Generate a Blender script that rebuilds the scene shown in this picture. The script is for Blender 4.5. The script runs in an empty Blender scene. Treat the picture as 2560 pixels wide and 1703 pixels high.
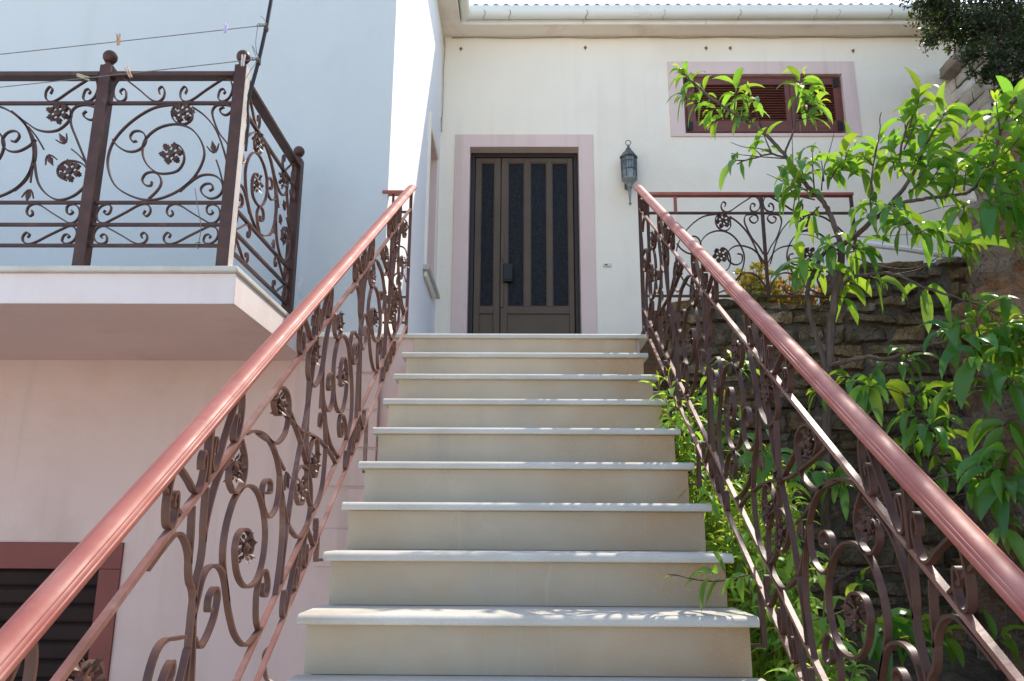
import bpy, bmesh, math, random
from math import sin, cos, pi, radians, hypot, atan2, degrees
from mathutils import Vector, Matrix, noise

random.seed(7)
C = bpy.context.scene.collection
sc = bpy.context.scene
V3 = Vector

# ------------------------------------------------------------------ camera
FPX, PITCH, YAW, ROLL = 1951.148, 0.235042, -0.011016, 0.005106
CAMLOC = V3((-0.024, -4.0909, -1.0216))
_f = V3((sin(YAW)*cos(PITCH), cos(YAW)*cos(PITCH), sin(PITCH)))
_r = V3((cos(YAW), -sin(YAW), 0)); _u = _r.cross(_f)
RGT = _r*cos(ROLL)+_u*sin(ROLL); UPV = -_r*sin(ROLL)+_u*cos(ROLL); FWD = _f
cam_d = bpy.data.cameras.new('camera'); cam = bpy.data.objects.new('camera', cam_d); C.objects.link(cam)
cam.matrix_world = Matrix(((RGT.x, UPV.x, -FWD.x, CAMLOC.x), (RGT.y, UPV.y, -FWD.y, CAMLOC.y), (RGT.z, UPV.z, -FWD.z, CAMLOC.z), (0, 0, 0, 1)))
cam_d.sensor_width = 36; cam_d.lens = FPX/2560*36; cam_d.clip_start = 0.02; cam_d.clip_end = 2000
sc.camera = cam

def _ray(x, y):                       # survey helper: a pixel of the 2560 px photo to a direction
    return FWD + RGT*((x-1280)/FPX) - UPV*((y-851.5)/FPX)
def atY(x, y, Y):
    d = _ray(x, y); return CAMLOC + d*((Y-CAMLOC.y)/d.y)
def atX(x, y, X):
    d = _ray(x, y); return CAMLOC + d*((X-CAMLOC.x)/d.x)
def q3(x, y): return (1560+x/1.742, y/1.742)
def q5(x, y): return (1560+x/1.736, 800+y/1.736)

# ------------------------------------------------------------------ world and sun
SUN = V3((0.48, 0.50, 1.0)).normalized()
EL = math.asin(SUN.z); AZ = atan2(SUN.x, SUN.y)
w = bpy.data.worlds.new('World'); sc.world = w; w.use_nodes = True
nt = w.node_tree; bg = nt.nodes['Background']
sky = nt.nodes.new('ShaderNodeTexSky'); sky.sky_type = 'NISHITA'; sky.sun_disc = False
sky.sun_elevation = EL; sky.sun_rotation = AZ; sky.air_density = 1.0; sky.dust_density = 1.2; sky.ozone_density = 1.0
nt.links.new(sky.outputs[0], bg.inputs[0]); bg.inputs[1].default_value = 0.42
sd = bpy.data.lights.new('sun', 'SUN'); so = bpy.data.objects.new('sun', sd); C.objects.link(so)
sd.energy = 5.5; sd.angle = radians(0.5); sd.color = (1.0, 0.93, 0.80)
so.location = (4, 4, 9); so.rotation_euler = (-SUN).to_track_quat('-Z', 'Y').to_euler()
sc.view_settings.view_transform = 'Standard'; sc.view_settings.look = 'None'; sc.view_settings.exposure = 0

# ------------------------------------------------------------------ materials
def mat(name, c1, c2=None, scale=6, rough=0.7, bump=0.1, bscale=60, c3=None, s3=1.5, t3=(0.5, 0.7), spec=0.3, metal=0, detail=6, attr=None, stretch=None, coat=0, bdist=0.01, t2=(0.35, 0.65), vein=None, speck=None, rvar=0, streak=None, trowel=0, edge=None):
    m = bpy.data.materials.new(name); m.use_nodes = True; n = m.node_tree.nodes; l = m.node_tree.links
    b = n['Principled BSDF']; b.inputs['Roughness'].default_value = rough; b.inputs['Specular IOR Level'].default_value = spec
    b.inputs['Metallic'].default_value = metal; b.inputs['Coat Weight'].default_value = coat
    tc = n.new('ShaderNodeTexCoord'); src = tc.outputs['Object']
    if stretch:
        mp = n.new('ShaderNodeMapping'); mp.inputs['Scale'].default_value = stretch; l.new(src, mp.inputs[0]); ssrc = mp.outputs[0]
    else: ssrc = src
    col = None
    def ramp(fac, lo, hi):
        r = n.new('ShaderNodeMapRange'); r.inputs[1].default_value = lo; r.inputs[2].default_value = hi; r.clamp = True
        l.new(fac, r.inputs[0]); return r.outputs[0]
    def mix(fac, a, bb, blend='MIX'):
        x = n.new('ShaderNodeMix'); x.data_type = 'RGBA'; x.blend_type = blend
        if hasattr(fac, 'links') or not isinstance(fac, (int, float)): l.new(fac, x.inputs[0])
        else: x.inputs[0].default_value = fac
        for s, v in ((x.inputs[6], a), (x.inputs[7], bb)):
            if isinstance(v, tuple): s.default_value = (*v, 1)
            else: l.new(v, s)
        return x.outputs[2]
    col = c1
    if c2:
        nz = n.new('ShaderNodeTexNoise'); nz.inputs['Scale'].default_value = scale; nz.inputs['Detail'].default_value = detail; l.new(ssrc, nz.inputs[0])
        col = mix(ramp(nz.outputs[0], *t2), c1, c2)
    if c3:
        nz = n.new('ShaderNodeTexNoise'); nz.inputs['Scale'].default_value = s3; nz.inputs['Detail'].default_value = 8; nz.inputs['Roughness'].default_value = 0.65
        mp = n.new('ShaderNodeMapping'); mp.inputs['Location'].default_value = (3.1, 7.7, 1.3)
        if stretch: mp.inputs['Scale'].default_value = stretch
        l.new(src, mp.inputs[0]); l.new(mp.outputs[0], nz.inputs[0])
        col = mix(ramp(nz.outputs[0], *t3), col, c3)
    if streak:      # rain streaks: noise stretched down the wall
        nz = n.new('ShaderNodeTexNoise'); nz.inputs['Scale'].default_value = 1.0; nz.inputs['Detail'].default_value = 6
        mp = n.new('ShaderNodeMapping'); mp.inputs['Scale'].default_value = (9, 9, .45); l.new(src, mp.inputs[0]); l.new(mp.outputs[0], nz.inputs[0])
        n2 = n.new('ShaderNodeTexNoise'); n2.inputs['Scale'].default_value = .9; n2.inputs['Detail'].default_value = 3; l.new(src, n2.inputs[0])
        mm = n.new('ShaderNodeMath'); mm.operation = 'MULTIPLY'; l.new(ramp(nz.outputs[0], .5, .75), mm.inputs[0]); l.new(ramp(n2.outputs[0], .42, .68), mm.inputs[1])
        col = mix(mm.outputs[0], col, streak)
    if edge:        # rusty tint gathering towards +x
        sx = n.new('ShaderNodeSeparateXYZ'); l.new(src, sx.inputs[0])
        nz = n.new('ShaderNodeTexNoise'); nz.inputs['Scale'].default_value = 3.5; nz.inputs['Detail'].default_value = 5; l.new(src, nz.inputs[0])
        mm = n.new('ShaderNodeMath'); mm.operation = 'MULTIPLY'; l.new(ramp(sx.outputs[0], *edge[1]), mm.inputs[0]); l.new(ramp(nz.outputs[0], .25, .7), mm.inputs[1])
        col = mix(mm.outputs[0], col, edge[0])
    if vein:        # thin pale or dark hairlines
        nz = n.new('ShaderNodeTexNoise'); nz.inputs['Scale'].default_value = vein[1]; nz.inputs['Detail'].default_value = 3
        mp = n.new('ShaderNodeMapping'); mp.inputs['Scale'].default_value = vein[2]; l.new(src, mp.inputs[0]); l.new(mp.outputs[0], nz.inputs[0])
        sb = n.new('ShaderNodeMath'); sb.operation = 'SUBTRACT'; sb.inputs[1].default_value = .5; l.new(nz.outputs[0], sb.inputs[0])
        ab = n.new('ShaderNodeMath'); ab.operation = 'ABSOLUTE'; l.new(sb.outputs[0], ab.inputs[0])
        rr_ = n.new('ShaderNodeMapRange'); rr_.inputs[1].default_value = 0; rr_.inputs[2].default_value = vein[3]; rr_.inputs[3].default_value = vein[4]; rr_.inputs[4].default_value = 0; l.new(ab.outputs[0], rr_.inputs[0])
        col = mix(rr_.outputs[0], col, vein[0])
    if speck:
        nz = n.new('ShaderNodeTexNoise'); nz.inputs['Scale'].default_value = speck[1]; nz.inputs['Detail'].default_value = 2; l.new(src, nz.inputs[0])
        col = mix(ramp(nz.outputs[0], .52, .72), col, speck[0])
    if rvar:
        nz = n.new('ShaderNodeTexNoise'); nz.inputs['Scale'].default_value = 11; nz.inputs['Detail'].default_value = 7; l.new(src, nz.inputs[0])
        mr = n.new('ShaderNodeMapRange'); mr.inputs[1].default_value = .35; mr.inputs[2].default_value = .7; mr.inputs[3].default_value = rough-rvar*.4; mr.inputs[4].default_value = rough+rvar; l.new(nz.outputs[0], mr.inputs[0]); l.new(mr.outputs[0], b.inputs['Roughness'])
    if attr:
        a = n.new('ShaderNodeVertexColor'); a.layer_name = attr
        col = mix(1.0, col if not isinstance(col, tuple) else col, a.outputs[0], 'MULTIPLY')
    if isinstance(col, tuple): b.inputs['Base Color'].default_value = (*col, 1)
    else: l.new(col, b.inputs['Base Color'])
    if bump:
        nz = n.new('ShaderNodeTexNoise'); nz.inputs['Scale'].default_value = bscale; nz.inputs['Detail'].default_value = 5; l.new(src, nz.inputs[0])
        bp = n.new('ShaderNodeBump'); bp.inputs['Strength'].default_value = bump; bp.inputs['Distance'].default_value = bdist
        l.new(nz.outputs[0], bp.inputs['Height']); l.new(bp.outputs[0], b.inputs['Normal'])
        if trowel:
            n3 = n.new('ShaderNodeTexNoise'); n3.inputs['Scale'].default_value = 7; n3.inputs['Detail'].default_value = 4; l.new(src, n3.inputs[0])
            b3 = n.new('ShaderNodeBump'); b3.inputs['Strength'].default_value = trowel; b3.inputs['Distance'].default_value = .03; l.new(n3.outputs[0], b3.inputs['Height']); l.new(b3.outputs[0], bp.inputs['Normal'])
    return m

def leaf_mat(name, front, trans, rough=0.35, tfac=0.45, spec=0.5):
    m = bpy.data.materials.new(name); m.use_nodes = True; n = m.node_tree.nodes; l = m.node_tree.links
    b = n['Principled BSDF']; out = n['Material Output']
    a = n.new('ShaderNodeVertexColor'); a.layer_name = 'tint'
    def mul(c):
        x = n.new('ShaderNodeMix'); x.data_type = 'RGBA'; x.blend_type = 'MULTIPLY'; x.inputs[0].default_value = 1
        x.inputs[6].default_value = (*c, 1); l.new(a.outputs[0], x.inputs[7]); return x.outputs[2]
    l.new(mul(front), b.inputs['Base Color']); b.inputs['Roughness'].default_value = rough; b.inputs['Specular IOR Level'].default_value = spec
    t = n.new('ShaderNodeBsdfTranslucent'); l.new(mul(trans), t.inputs[0])
    tc = n.new('ShaderNodeTexCoord'); nz = n.new('ShaderNodeTexNoise'); nz.inputs['Scale'].default_value = 90; l.new(tc.outputs['Object'], nz.inputs[0])
    bp = n.new('ShaderNodeBump'); bp.inputs['Strength'].default_value = 0.25; bp.inputs['Distance'].default_value = 0.004; l.new(nz.outputs[0], bp.inputs['Height']); l.new(bp.outputs[0], b.inputs['Normal'])
    mx = n.new('ShaderNodeMixShader'); mx.inputs[0].default_value = tfac
    l.new(b.outputs[0], mx.inputs[1]); l.new(t.outputs[0], mx.inputs[2]); l.new(mx.outputs[0], out.inputs[0])
    return m

M = {}
M['white_plaster'] = mat('white_plaster', (.595, .62, .595), (.57, .597, .575), 1.2, .85, .2, 45, (.525, .54, .515), .7, (.54, .8), bdist=.006, streak=(.545, .56, .53), trowel=.18)
M['cream_plaster'] = mat('cream_plaster', (.95, .855, .695), (.93, .83, .665), 1.4, .85, .2, 45, (.85, .735, .57), .8, (.54, .8), bdist=.006, streak=(.86, .755, .60), trowel=.18)
M['pink_plaster'] = mat('pink_plaster', (.62, .465, .41), (.58, .43, .375), 1.3, .85, .2, 50, (.50, .36, .30), 1.1, (.5, .78), bdist=.006, streak=(.46, .34, .29), trowel=.15)
M['pink_trim'] = mat('pink_trim', (.80, .615, .54), (.76, .575, .50), 2, .8, .12, 60, streak=(.56, .43, .37))
M['soffit'] = mat('soffit', (.90, .80, .67), (.86, .75, .61), 1.5, .85, .1, 50, (.68, .54, .40), 2.2, (.55, .8))
M['fascia'] = mat('fascia', (.90, .87, .79), (.85, .80, .71), 2, .8, .1, 50, (.58, .47, .36), 5, (.62, .8), stretch=(3, 3, .5))
M['gutter'] = mat('gutter', (.86, .85, .75), (.81, .80, .69), 2.5, .5, .04, 30, (.60, .54, .40), 3, (.58, .8), spec=.3)
M['marble'] = mat('marble', (.585, .55, .475), (.51, .475, .40), 5, .48, .12, 160, (.40, .35, .27), 2.2, (.56, .78), spec=.3, bdist=.003, speck=((.47, .43, .36), 280), rvar=.15)
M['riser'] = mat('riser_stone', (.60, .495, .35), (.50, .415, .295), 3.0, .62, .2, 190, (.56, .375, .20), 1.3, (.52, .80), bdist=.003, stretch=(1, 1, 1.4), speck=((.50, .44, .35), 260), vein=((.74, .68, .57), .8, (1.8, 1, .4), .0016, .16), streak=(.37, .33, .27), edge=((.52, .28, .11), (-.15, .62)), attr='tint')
M['iron'] = mat('brown_iron', (.085, .038, .025), (.060, .027, .019), 18, .45, .2, 90, (.16, .085, .07), 7, (.58, .8), spec=.32, bdist=.003)
M['iron_dusty'] = mat('dusty_iron', (.125, .054, .036), (.085, .037, .026), 14, .45, .2, 90, (.27, .16, .13), 6, (.56, .78), spec=.4, bdist=.003)
M['handrail'] = mat('red_handrail', (.37, .115, .082), (.31, .085, .062), 9, .54, .15, 50, (.44, .22, .18), 4, (.54, .85), spec=.42, bdist=.003, rvar=.14)
M['rail_paint'] = mat('rail_paint', (.25, .11, .085), (.165, .07, .052), 10, .45, .2, 90, (.36, .24, .20), 5, (.52, .78), spec=.4, bdist=.003)
M['slab_paint'] = mat('slab_paint', (.72, .645, .61), (.68, .60, .565), 2, .85, .15, 50, (.68, .54, .47), 1.6, (.52, .75), streak=(.64, .52, .46))
M['pale_lit_side'] = mat('pale_lit_side', (.62, .56, .50), (.5, .43, .38), 12, .6, .1, 60)
M['door'] = mat('door_metal', (.115, .077, .045), (.095, .063, .037), 4, .5, .05, 60, spec=.35)
M['door_frame'] = mat('door_frame_metal', (.035, .027, .022), None, rough=.45, bump=.05)
M['glass'] = mat('dark_glass', (.012, .0125, .015), (.026, .027, .031), 55, .5, .9, 75, spec=.12, bdist=.006)
M['wood'] = mat('shutter_wood', (.20, .060, .036), (.15, .045, .028), 14, .45, .2, 70, spec=.4, stretch=(.4, 1, 4))
M['black'] = mat('black_metal', (.02, .02, .022), None, rough=.5, bump=.05)
M['lantern'] = mat('verdigris_metal', (.095, .105, .09), (.05, .055, .05), 22, .5, .2, 80, (.24, .25, .23), 10, (.52, .7), spec=.5)
M['lantern_glass'] = mat('lantern_glass', (.30, .32, .31), (.19, .21, .21), 20, .15, .1, 40, spec=.6)
M['lantern_tail'] = mat('lantern_tail', (.30, .32, .31), (.20, .22, .215), 22, .5, .2, 80)
M['patch'] = mat('plaster_patch', (.66, .64, .60), (.50, .49, .46), 30, .9, .3, 60)
M['bracket'] = mat('gutter_bracket', (.62, .60, .52), (.42, .30, .20), 9, .6, .1, 60)
M['bulb'] = mat('bulb_glass', (.75, .75, .72), None, rough=.2, bump=0, spec=.6)
M['cable'] = mat('cable', (.36, .29, .22), (.45, .40, .33), 12, .7, .1, 40)
M['wire'] = mat('wire', (.12, .11, .10), (.2, .18, .16), 30, .5, 0, spec=.5)
M['rust'] = mat('rust', (.40, .17, .09), (.26, .11, .06), 60, .9, .4, 120)
M['plastic'] = mat('bell_plastic', (.70, .66, .55), None, rough=.4, bump=.02)
M['roof'] = mat('roof_tile', (.33, .17, .11), (.27, .15, .10), 7, .85, .3, 60, (.42, .36, .28), 5, (.5, .7))
M['garage_red'] = mat('garage_frame_paint', (.20, .050, .038), (.17, .042, .032), 5, .5, .08, 50)
M['slat'] = mat('garage_slat', (.034, .021, .018), (.026, .016, .014), 5, .7, .06, 60, spec=.08)
M['stone'] = mat('rubble_stone', (.74, .66, .54), (.40, .33, .25), 11, .92, 1.0, 55, (.30, .23, .15), 4.5, (.45, .66), attr='tint', bdist=.02, detail=10, speck=((.25, .21, .16), 70), vein=((.12, .09, .06), 3.0, (1, 1, 1.5), .012, .7), trowel=.5)
M['mortar'] = mat('mortar', (.15, .125, .095), (.09, .075, .055), 12, .95, .9, 40, bdist=.02)
M['pale_stone'] = mat('pale_stone', (.80, .76, .68), (.64, .58, .50), 7, .9, .6, 38, (.45, .38, .30), 3, (.5, .7), attr='tint', bdist=.015)
M['capstone'] = mat('cap_stone', (.30, .27, .23), (.22, .19, .16), 6, .9, .6, 30, (.38, .28, .18), 3, (.5, .7), bdist=.02)
M['earth'] = mat('red_earth', (.32, .155, .075), (.20, .11, .065), 5, .95, 1.0, 30, (.27, .21, .155), 2.6, (.47, .58), bdist=.03, detail=10, vein=((.10, .07, .05), 3.2, (1, 1, 1), .012, .8), speck=((.16, .10, .06), 60))
M['soil'] = mat('garden_soil', (.10, .07, .045), (.16, .12, .08), 7, .95, .9, 30, (.07, .06, .035), 3, (.5, .7), bdist=.03)
M['concrete'] = mat('concrete', (.64, .56, .46), (.58, .50, .41), 1.2, .9, .3, 30, (.50, .43, .35), .5, (.5, .75))
M['bark'] = mat('bark', (.085, .055, .04), (.14, .10, .08), 40, .85, .6, 90, spec=.2, stretch=(1, 1, .3), bdist=.006)
M['twig'] = mat('twig_bark', (.10, .06, .05), (.06, .04, .035), 40, .7, .3, 90)
M['green_twig'] = mat('green_shoot', (.22, .24, .07), (.20, .12, .06), 20, .6, .1, 60)
M['dry'] = mat('dry_stem', (.22, .17, .12), (.13, .10, .075), 30, .9, .3, 80)
M['leaf'] = leaf_mat('peach_leaf', (.09, .225, .036), (.38, .60, .05), .30, .44)
M['shoot_leaf'] = leaf_mat('young_leaf', (.25, .43, .065), (.60, .80, .09), .4, .52)
M['dark_leaf'] = leaf_mat('evergreen_leaf', (.036, .058, .022), (.10, .14, .03), .45, .28, .4)
M['yellow_leaf'] = leaf_mat('succulent_leaf', (.55, .42, .07), (.5, .42, .07), .4, .25)
M['pegwood'] = mat('peg_wood', (.55, .36, .20), (.46, .29, .16), 40, .6, .1, 60)
M['peglilac'] = mat('peg_lilac', (.50, .48, .66), None, rough=.4, bump=0)
M['pegyellow'] = mat('peg_yellow', (.62, .62, .36), None, rough=.4, bump=0)
M['peggrey'] = mat('peg_grey', (.55, .48, .44), None, rough=.5, bump=0)
M['spring'] = mat('steel', (.4, .4, .4), None, rough=.35, bump=0, metal=.8)

# ------------------------------------------------------------------ mesh builder
ORG = {}
class MB:
    def __init__(s): s.v = []; s.f = []; s.c = []; s.col = (1, 1, 1)
    def add(s, vs, fs):
        o = len(s.v); s.v += [V3(p) for p in vs]; s.f += [tuple(i+o for i in f) for f in fs]; s.c += [s.col]*len(vs)
    def box(s, a, b):
        x0, y0, z0 = a; x1, y1, z1 = b
        s.add([(x0, y0, z0), (x1, y0, z0), (x1, y1, z0), (x0, y1, z0), (x0, y0, z1), (x1, y0, z1), (x1, y1, z1), (x0, y1, z1)],
              [(0, 3, 2, 1), (4, 5, 6, 7), (0, 1, 5, 4), (1, 2, 6, 5), (2, 3, 7, 6), (3, 0, 4, 7)])
    def bar(s, p, q, w, h, up=(0, 0, 1)):
        p = V3(p); q = V3(q); d = (q-p).normalized(); up = V3(up)
        if abs(d.dot(up)) > .95: up = V3((0, 1, 0))
        sx = d.cross(up).normalized()*w/2; sz = sx.cross(d).normalized()*h/2
        vs = [p-sx-sz, p+sx-sz, p+sx+sz, p-sx+sz, q-sx-sz, q+sx-sz, q+sx+sz, q-sx+sz]
        s.add(vs, [(0, 3, 2, 1), (4, 5, 6, 7), (0, 1, 5, 4), (1, 2, 6, 5), (2, 3, 7, 6), (3, 0, 4, 7)])
    def tube(s, pts, r, n=7, cap=True):
        pts = [V3(p) for p in pts]; k = len(pts)
        rs = r if isinstance(r, (list, tuple)) else [r]*k
        prev = None; rings = []
        for i in range(k):
            d = (pts[min(i+1, k-1)]-pts[max(i-1, 0)]).normalized()
            if prev is None:
                a = V3((0, 0, 1)) if abs(d.z) < .9 else V3((1, 0, 0)); x = d.cross(a).normalized()
            else: x = (prev-d*prev.dot(d)).normalized()
            prev = x; y = d.cross(x)
            rings.append([pts[i]+(x*cos(2*pi*j/n)+y*sin(2*pi*j/n))*rs[i] for j in range(n)])
        vs = [p for rg in rings for p in rg]; fs = []
        for i in range(k-1):
            for j in range(n): fs.append((i*n+j, i*n+(j+1) % n, (i+1)*n+(j+1) % n, (i+1)*n+j))
        if cap: fs += [tuple(range(n-1, -1, -1)), tuple((k-1)*n+j for j in range(n))]
        s.add(vs, fs)
    def lathe(s, prof, o, n=20, axis='Z'):
        o = V3(o); vs = []; fs = []
        for r, z in prof:
            for j in range(n):
                a = 2*pi*j/n; p = (r*cos(a), r*sin(a), z)
                if axis == 'Y': p = (p[0], p[2], p[1])
                vs.append(o+V3(p))
        k = len(prof)
        for i in range(k-1):
            for j in range(n): fs.append((i*n+j, i*n+(j+1) % n, (i+1)*n+(j+1) % n, (i+1)*n+j))
        s.add(vs, fs)
    def sphere(s, o, r, n=18):
        s.lathe([(max(r*sin(pi*i/12), 1e-4), -r*cos(pi*i/12)) for i in range(13)], o, n)
    def sweep(s, prof, p, q, up=(0, 0, 1), cap=True):   # straight sweep of a 2D profile (side, up)
        p = V3(p); q = V3(q); d = (q-p).normalized(); sx = d.cross(V3(up)).normalized(); sz = sx.cross(d).normalized()
        k = len(prof); vs = [p+sx*a+sz*b for a, b in prof]+[q+sx*a+sz*b for a, b in prof]
        fs = [(i, (i+1) % k, k+(i+1) % k, k+i) for i in range(k)]
        if cap: fs += [tuple(range(k-1, -1, -1)), tuple(range(k, 2*k))]
        s.add(vs, fs)
    def build(s, name, m, parent=None, base=None, bevel=0, smooth=35, fix=True, second=None):
        o = ORG[parent.name] if parent is not None else V3(base if base is not None else (0, 0, 0))
        nf = len(s.f)
        if second: s.add(second[0].v, second[0].f)
        me = bpy.data.meshes.new(name); me.from_pydata([p-o for p in s.v], [], s.f)
        if fix:
            bm = bmesh.new(); bm.from_mesh(me); bmesh.ops.recalc_face_normals(bm, faces=bm.faces); bm.to_mesh(me); bm.free()
        a = me.color_attributes.new('tint', 'FLOAT_COLOR', 'POINT')
        a.data.foreach_set('color', [x for c in s.c for x in (*c, 1.0)])
        me.materials.append(m)
        if second:
            me.materials.append(second[1]); me.polygons.foreach_set('material_index', [0]*nf+[1]*(len(s.f)-nf))
        if smooth:
            me.polygons.foreach_set('use_smooth', [True]*len(me.polygons)); me.set_sharp_from_angle(angle=radians(smooth))
        ob = bpy.data.objects.new(name, me); C.objects.link(ob)
        if parent is not None: ob.parent = parent
        else: ob.location = o
        ORG[ob.name] = o
        if bevel:
            b = ob.modifiers.new('bevel', 'BEVEL'); b.width = bevel; b.segments = 2; b.limit_method = 'ANGLE'; b.angle_limit = radians(40)
        return ob

def tag(o, label, cat, group=None, kind=None):
    o['label'] = label; o['category'] = cat
    if group: o['group'] = group
    if kind: o['kind'] = kind
    return o
def thing(name, loc, label, cat, group=None):
    o = bpy.data.objects.new(name, None); C.objects.link(o); o.location = loc; o.empty_display_size = .1; ORG[o.name] = V3(loc)
    return tag(o, label, cat, group)
def boxpart(name, m, parent, a, b, bevel=0.003):
    mb = MB(); mb.box(a, b); return mb.build(name, m, parent, bevel=bevel)

def catmull(p, n=8):
    p = [V3((*q, 0)) if len(q) == 2 else V3(q) for q in p]; out = []
    for i in range(len(p)-1):
        a = p[max(i-1, 0)]; b = p[i]; c = p[i+1]; d = p[min(i+2, len(p)-1)]
        for k in range(n):
            t = k/n; out.append(.5*((2*b)+(c-a)*t+(2*a-5*b+4*c-d)*t*t+(3*b-a-3*c+d)*t**3))
    out.append(p[-1]); return out

# ------------------------------------------------------------------ setting
GZ = -2.82; G = .23337; RI = .156648; YD = 2.55; XS = -.775
mb = MB(); mb.add([(-400, -400, GZ), (400, -400, GZ), (400, 400, GZ), (-400, 400, GZ)], [(0, 1, 2, 3)])
g = mb.build('ground', M['concrete'], fix=False); g['kind'] = 'structure'

def grid(mb, nu, nv, fn):
    vs = [fn(i/nu, j/nv) for j in range(nv+1) for i in range(nu+1)]
    fs = [(j*(nu+1)+i, j*(nu+1)+i+1, (j+1)*(nu+1)+i+1, (j+1)*(nu+1)+i) for j in range(nv) for i in range(nu)]
    mb.add(vs, fs)
def fbm(p, s, o=4): return noise.fractal(V3(p)*s, 1.0, 2.0, o)
def soil_z(x, y): return -1.75 + .26*y + .12*(x-.7) + .10*fbm((x, y, .3), 1.7) + .03*fbm((x, y, 5), 7)
mb = MB()
grid(mb, 70, 120, lambda u, v: (lambda x, y: V3((x, y, max(soil_z(x, y), GZ-.05))))(.60+2.6*u, .05-4.9*v))
gs = mb.build('garden_soil', M['soil'], fix=False, smooth=60); gs['kind'] = 'structure'
# earth bank on the right
prof = [(2.12, -3.0), (2.16, -2.2), (2.22, -1.5), (2.25, -.9), (2.32, -.3), (2.40, .2), (2.50, .60), (2.72, .95), (3.05, 1.35), (3.45, 1.85), (3.8, 2.3), (4.35, 2.55), (5.6, 2.9), (8, 3.1)]
def bank(u, v):
    t = u*(len(prof)-1); i = min(int(t), len(prof)-2); k = t-i
    x = prof[i][0]*(1-k)+prof[i+1][0]*k; z = prof[i][1]*(1-k)+prof[i+1][1]*k
    y = 3.2-7.6*v
    x += .66*max(y, 0) - .04*max(-y-.4, 0)
    p = V3((x, y, z)); d = .20*fbm(p, 1.3)+.13*fbm(p+V3((9, 0, 0)), 3.5)+.09*abs(fbm(p, 8, 4))
    rk = noise.noise(p*2.6+V3((4, 4, 4)))
    if rk > .12: d += .09*min((rk-.12)*6, 1)
    return p+V3((-.8*d, 0, .45*d))
mb = MB(); grid(mb, 190, 260, bank)
bk = mb.build('earth_bank', M['earth'], fix=False, smooth=50); bk['kind'] = 'structure'
# planted terrace behind the stone wall
mb = MB(); grid(mb, 30, 20, lambda u, v: (lambda x, y: V3((x, y, .13+.05*fbm((x, y, 2), 2))))(.70+4.0*u, .12+2.42*v))
te = mb.build('terrace_soil', M['soil'], fix=False, smooth=60); te['kind'] = 'structure'

# ------------------------------------------------------------------ house
house = thing('house', (0, YD, 0), 'white and pink rendered house with brown door, tiled eaves and balcony above the steps', 'house')
# --- main wall with openings (door 1.0 x 2.4, window)
DX0, DX1, DZ = -.495, .512, 2.415; WX0, WX1, WZ0, WZ1 = 1.51, 3.012, 2.555, 3.17
def wall_with_holes(mb, plane, lo, hi, holes, at, depth):
    # rectangles tiling a plane around holes; each hole gets reveals going in by depth
    us = sorted({lo[0], hi[0], *[h[0] for h in holes], *[h[2] for h in holes]}); vs = sorted({lo[1], hi[1], *[h[1] for h in holes], *[h[3] for h in holes]})
    for i in range(len(us)-1):
        for j in range(len(vs)-1):
            cu = (us[i]+us[i+1])/2; cv = (vs[j]+vs[j+1])/2
            if any(h[0] < cu < h[2] and h[1] < cv < h[3] for h in holes): continue
            mb.add([at(us[i], vs[j], 0), at(us[i+1], vs[j], 0), at(us[i+1], vs[j+1], 0), at(us[i], vs[j+1], 0)], [(0, 1, 2, 3)])
atf = lambda u, v, d: (u, YD+d, v)
mb = MB(); wall_with_holes(mb, 0, (XS, -.2), (5.2, 3.578), [(DX0, 0, DX1, DZ), (WX0, WZ0, WX1, WZ1)], atf, .13)
mb.add([(5.2, YD, -.2), (5.2, YD+6, -.2), (5.2, YD+6, 3.578), (5.2, YD, 3.578)], [(0, 1, 2, 3)])
mb.build('wall', M['cream_plaster'], house, fix=False)
mb = MB()   # reveals of the openings
for (a, b, c, d) in ((DX0, 0, DX1, DZ), (WX0, WZ0, WX1, WZ1)):
    for P, Q in (((a, b), (a, d)), ((a, d), (c, d)), ((c, d), (c, b)), ((c, b), (a, b))):
        mb.add([atf(*P, 0), atf(*Q, 0), atf(*Q, .16), atf(*P, .16)], [(0, 1, 2, 3)])
mb.build('reveal', M['pink_trim'], house, fix=False)
def surround(name, x0, x1, z0, z1, X0, X1, Z0, Z1, open_bottom=False):
    mb = MB(); f = YD-.014; k = YD+.002
    mb.box((X0, f, Z0), (x0, k, Z1)); mb.box((x1, f, Z0), (X1, k, Z1)); mb.box((x0, f, z1), (x1, k, Z1))
    if not open_bottom: mb.box((x0, f, Z0), (x1, k, z0))
    mb.build(name, M['pink_trim'], house, bevel=.003)
surround('door_surround', DX0, DX1, 0, DZ, -.636, .647, .002, 2.542, True)
surround('window_surround', WX0, WX1, WZ0, WZ1, 1.371, 3.137, 2.522, 3.304)
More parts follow.
